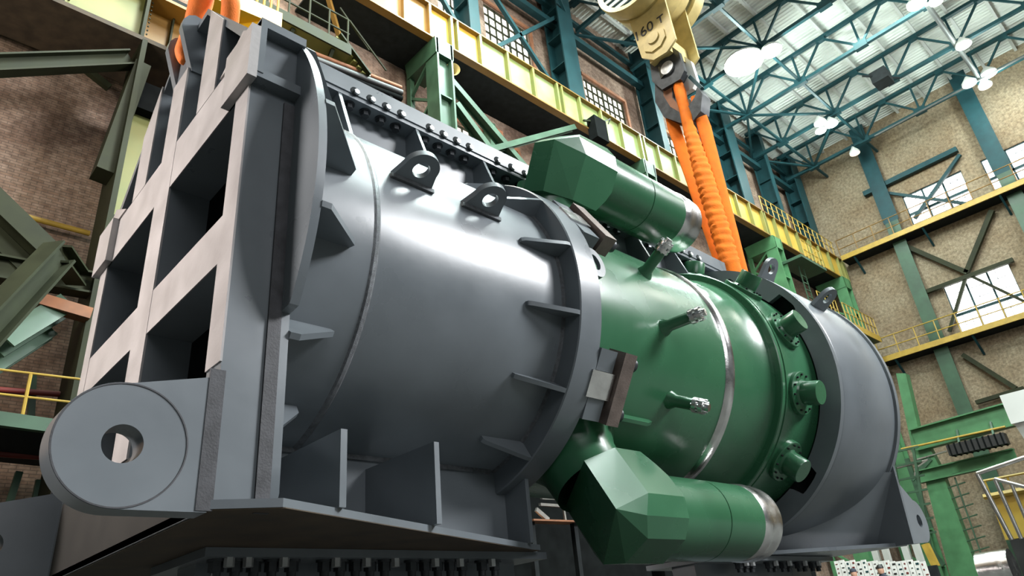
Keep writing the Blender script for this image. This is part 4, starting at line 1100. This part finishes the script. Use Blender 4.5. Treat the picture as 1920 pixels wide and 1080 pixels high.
# ------------------------------------------------------------------ crane hook block and slings
hb = thing('hook_block', (12, 6, 14), 'large mustard crane hook block marked 160 hanging at the top', 'hook block')
def yz(x, pts, th, name, m_, par=hb):
    return MB().prism([(x, y, z + H) for y, z in pts], (th, 0, 0)).build(name, m_, par)
plate = [(5.52, 13.3), (5.5, 12.06), (5.79, 11.88), (6.16, 11.92), (6.45, 12.21), (6.56, 13.5), (6.6, 14.6), (5.5, 14.6)]
fp = yz(11.62, plate, .06, 'side_plate', HOOKY)
yz(12.55, plate, .06, 'side_plate', HOOKY)
poct = [(6.02 + .33 * math.cos(R(a)), 12.42 + .30 * math.sin(R(a))) for a in range(22, 382, 45)]
yz(11.585, poct, .04, 'bearing_cap', HOOKY)
MB().cyl((11.55, 6.02, 12.5 + H), (11.6, 6.02, 12.5 + H), .16, n=28).build('pin', HOOKY, hb)
dc = Vector((0, 6.05, 14.35 + H))
MB().sweep(dc, AX, [(11.15, .85), (11.12, .98), (11.16, 1.0), (11.5, 1.0), (11.5, .93), (11.62, .93)], 56).build('sheave_guard', HOOKY, hb)
MB().sweep(dc, AX, [(11.25, .001), (11.25, .9)], 56).build('guard_face', TEAL, hb)
mb = MB()
for i in range(-4, 5): 
    hw = math.sqrt(max(.01, .8 - (i * .2) ** 2)); mb.box(11.22, 11.26, dc.y - hw, dc.y + hw, dc.z + i * .2 - .05, dc.z + i * .2 + .05)
mb.build('slat', PURLIN, hb)
MB().sweep(dc, AX, [(11.68, .9), (11.7, .98), (12.2, .98), (12.25, .88), (12.55, .88)], 56).build('sheave_drum', HOOKY, hb)
MB().sweep(dc, AX, [(12.61, .9), (12.63, 1.0), (12.95, 1.0), (12.97, .9), (12.97, .001)], 56).build('sheave_guard', HOOKY, hb)
# trunnion, shackle and hook
MB().box(11.68, 12.55, 5.75, 6.3, 11.95 + H, 12.45 + H).build('cross_head', HOOKY, hb)
MB().cyl((12.1, 6.05, 12.0 + H), (12.1, 6.05, 11.5 + H), .3, n=28).build('shank', BOLT, hb)
yz(11.85, [(6.4, 12.2), (5.8, 12.25), (5.62, 11.9), (5.6, 11.3), (5.75, 11.15), (6.25, 11.2), (6.45, 11.6)], .12, 'cheek_plate', BOLT)
yz(12.35, [(6.4, 12.2), (5.8, 12.25), (5.62, 11.9), (5.6, 11.3), (5.75, 11.15), (6.25, 11.2), (6.45, 11.6)], .12, 'cheek_plate', WHITEP)
MB().cyl((11.8, 5.98, 11.65 + H), (12.55, 5.98, 11.65 + H), .17, n=28).build('hinge_pin', BRIGHTBOLT, hb)
hk = [(6.42, 11.75), (6.55, 11.1), (6.42, 10.55), (6.05, 10.12), (5.75, 9.98), (5.52, 10.1), (5.38, 10.5), (5.45, 10.75), (5.56, 10.55), (5.75, 10.42), (5.95, 10.55), (6.08, 10.9), (6.0, 11.3), (5.75, 11.5), (5.8, 11.8)]
yz(11.95, hk, .34, 'hook', BOLT)
yz(11.945, [(6.2, 11.75), (6.3, 11.1), (6.2, 10.7), (6.02, 10.42), (5.95, 10.5), (6.1, 10.9), (6.02, 11.3), (6.0, 11.7)], .012, 'hook_face', RUSTP)
MB().bar((12.1, 5.62, 11.25 + H), (12.1, 5.42, 10.75 + H), .1, .08).build('safety_latch', TEAL, hb)
for k, (dx, dy) in enumerate(((11.3, 5.4), (11.9, 5.15), (12.3, 5.15), (12.8, 5.4), (11.3, 6.7), (12.8, 6.7))):
    MB().cyl((dx, dy, 14.4 + H), (dx, dy, 22), .025, n=8).build('wire_rope', BOLT, hb)
# painted capacity lettering
cu = bpy.data.curves.new('lettering', 'FONT'); cu.body = '160 т'; cu.size = .40; cu.align_x = 'CENTER'; cu.extrude = .004
to = bpy.data.objects.new('tmp_text', cu); COL.objects.link(to)
dg = bpy.context.evaluated_depsgraph_get(); dg.update()
me = bpy.data.meshes.new_from_object(to.evaluated_get(dg)); bpy.data.objects.remove(to)
me.name = 'lettering'; me.materials.clear(); me.materials.append(BLACK)
lt = bpy.data.objects.new('lettering', me); COL.objects.link(lt); lt.parent = hb
lt.matrix_local = Matrix.Translation(Vector((11.612, 6.1, 12.78 + H)) - OFF[hb.name]) @ Matrix(((0, 0, -1, 0), (-1, 0, 0, 0), (0, 1, 0, 0), (0, 0, 0, 1)))

# orange slings
def ribbon(pts, ws, ds, m_, name, label, wr=0, seed=0, n=14, up=None):
    """fabric tube following pts; ws/ds half widths, wr wrinkle depth"""
    rr = random.Random(seed); q = []; fs = []; N = len(pts)
    side = Vector((.72, -.68, 0)).normalized()
    for i, p in enumerate(pts):
        d = (pts[min(N - 1, i + 1)] - pts[max(0, i - 1)]).normalized(); fr_ = side.cross(d).normalized()
        for k in range(n):
            a = 2 * math.pi * k / n; g = 1
            if wr: g = 1 + wr * (math.sin(i * 1.9 + 1.3 * math.sin(a + i * .37)) * .6 + rr.uniform(-.35, .35))
            ca, sa = math.cos(a), math.sin(a)
            ca = math.copysign(abs(ca) ** .7, ca); sa = math.copysign(abs(sa) ** .7, sa)
            q.append(p + side * (ca * ws[i] * g) + fr_ * (sa * ds[i] * g))
    for i in range(N - 1):
        for k in range(n): fs.append((i * n + k, i * n + (k + 1) % n, (i + 1) * n + (k + 1) % n, (i + 1) * n + k))
    mb = MB().add(q, fs + [list(range(n)), list(range((N - 1) * n, N * n))], True)
    o = mb.build(name, m_, base=pts[-1]); tag(o, label, 'sling', 'orange lifting slings'); return o
def line(a, b, n): return [a.lerp(b, i / (n - 1)) for i in range(n)]
def SP(px, py, d=0): return P(px, py, 0, 12.12 + d)
pl_ = [SP(1246, 170)] + line(SP(1264, 240), SP(1352, 495), 14) + [SP(1402, 640)]
ribbon(pl_, [.10] + [.15 - .02 * i / 13 for i in range(14)] + [.12], [.04] * 16, ORANGE, 'lifting_sling', 'flat orange sling, leftmost of three hanging from the hook', .03, 1)
pm_ = line(SP(1272, 160, -.12), SP(1291, 236, -.2), 6) + line(SP(1293, 243, -.2), SP(1371, 500, -.2), 70) + [SP(1413, 640, -.2)]
ribbon(pm_, [.12] * 6 + [.14 + .05 * min(1, i / 25) for i in range(70)] + [.18], [.1] * 6 + [.08 + .05 * min(1, i / 25) for i in range(70)] + [.12], ORANGE, 'lifting_sling', 'bunched wrinkled orange sleeve, middle of three hanging slings', .12, 2, 20)
pr_ = [SP(1303, 182)] + line(SP(1321, 240), SP(1389, 505), 14) + [SP(1425, 650)]
ribbon(pr_, [.10] + [.15 - .02 * i / 13 for i in range(14)] + [.12], [.06] * 16, ORANGE, 'lifting_sling', 'smooth orange sling, rightmost of three hanging from the hook', .02, 3)
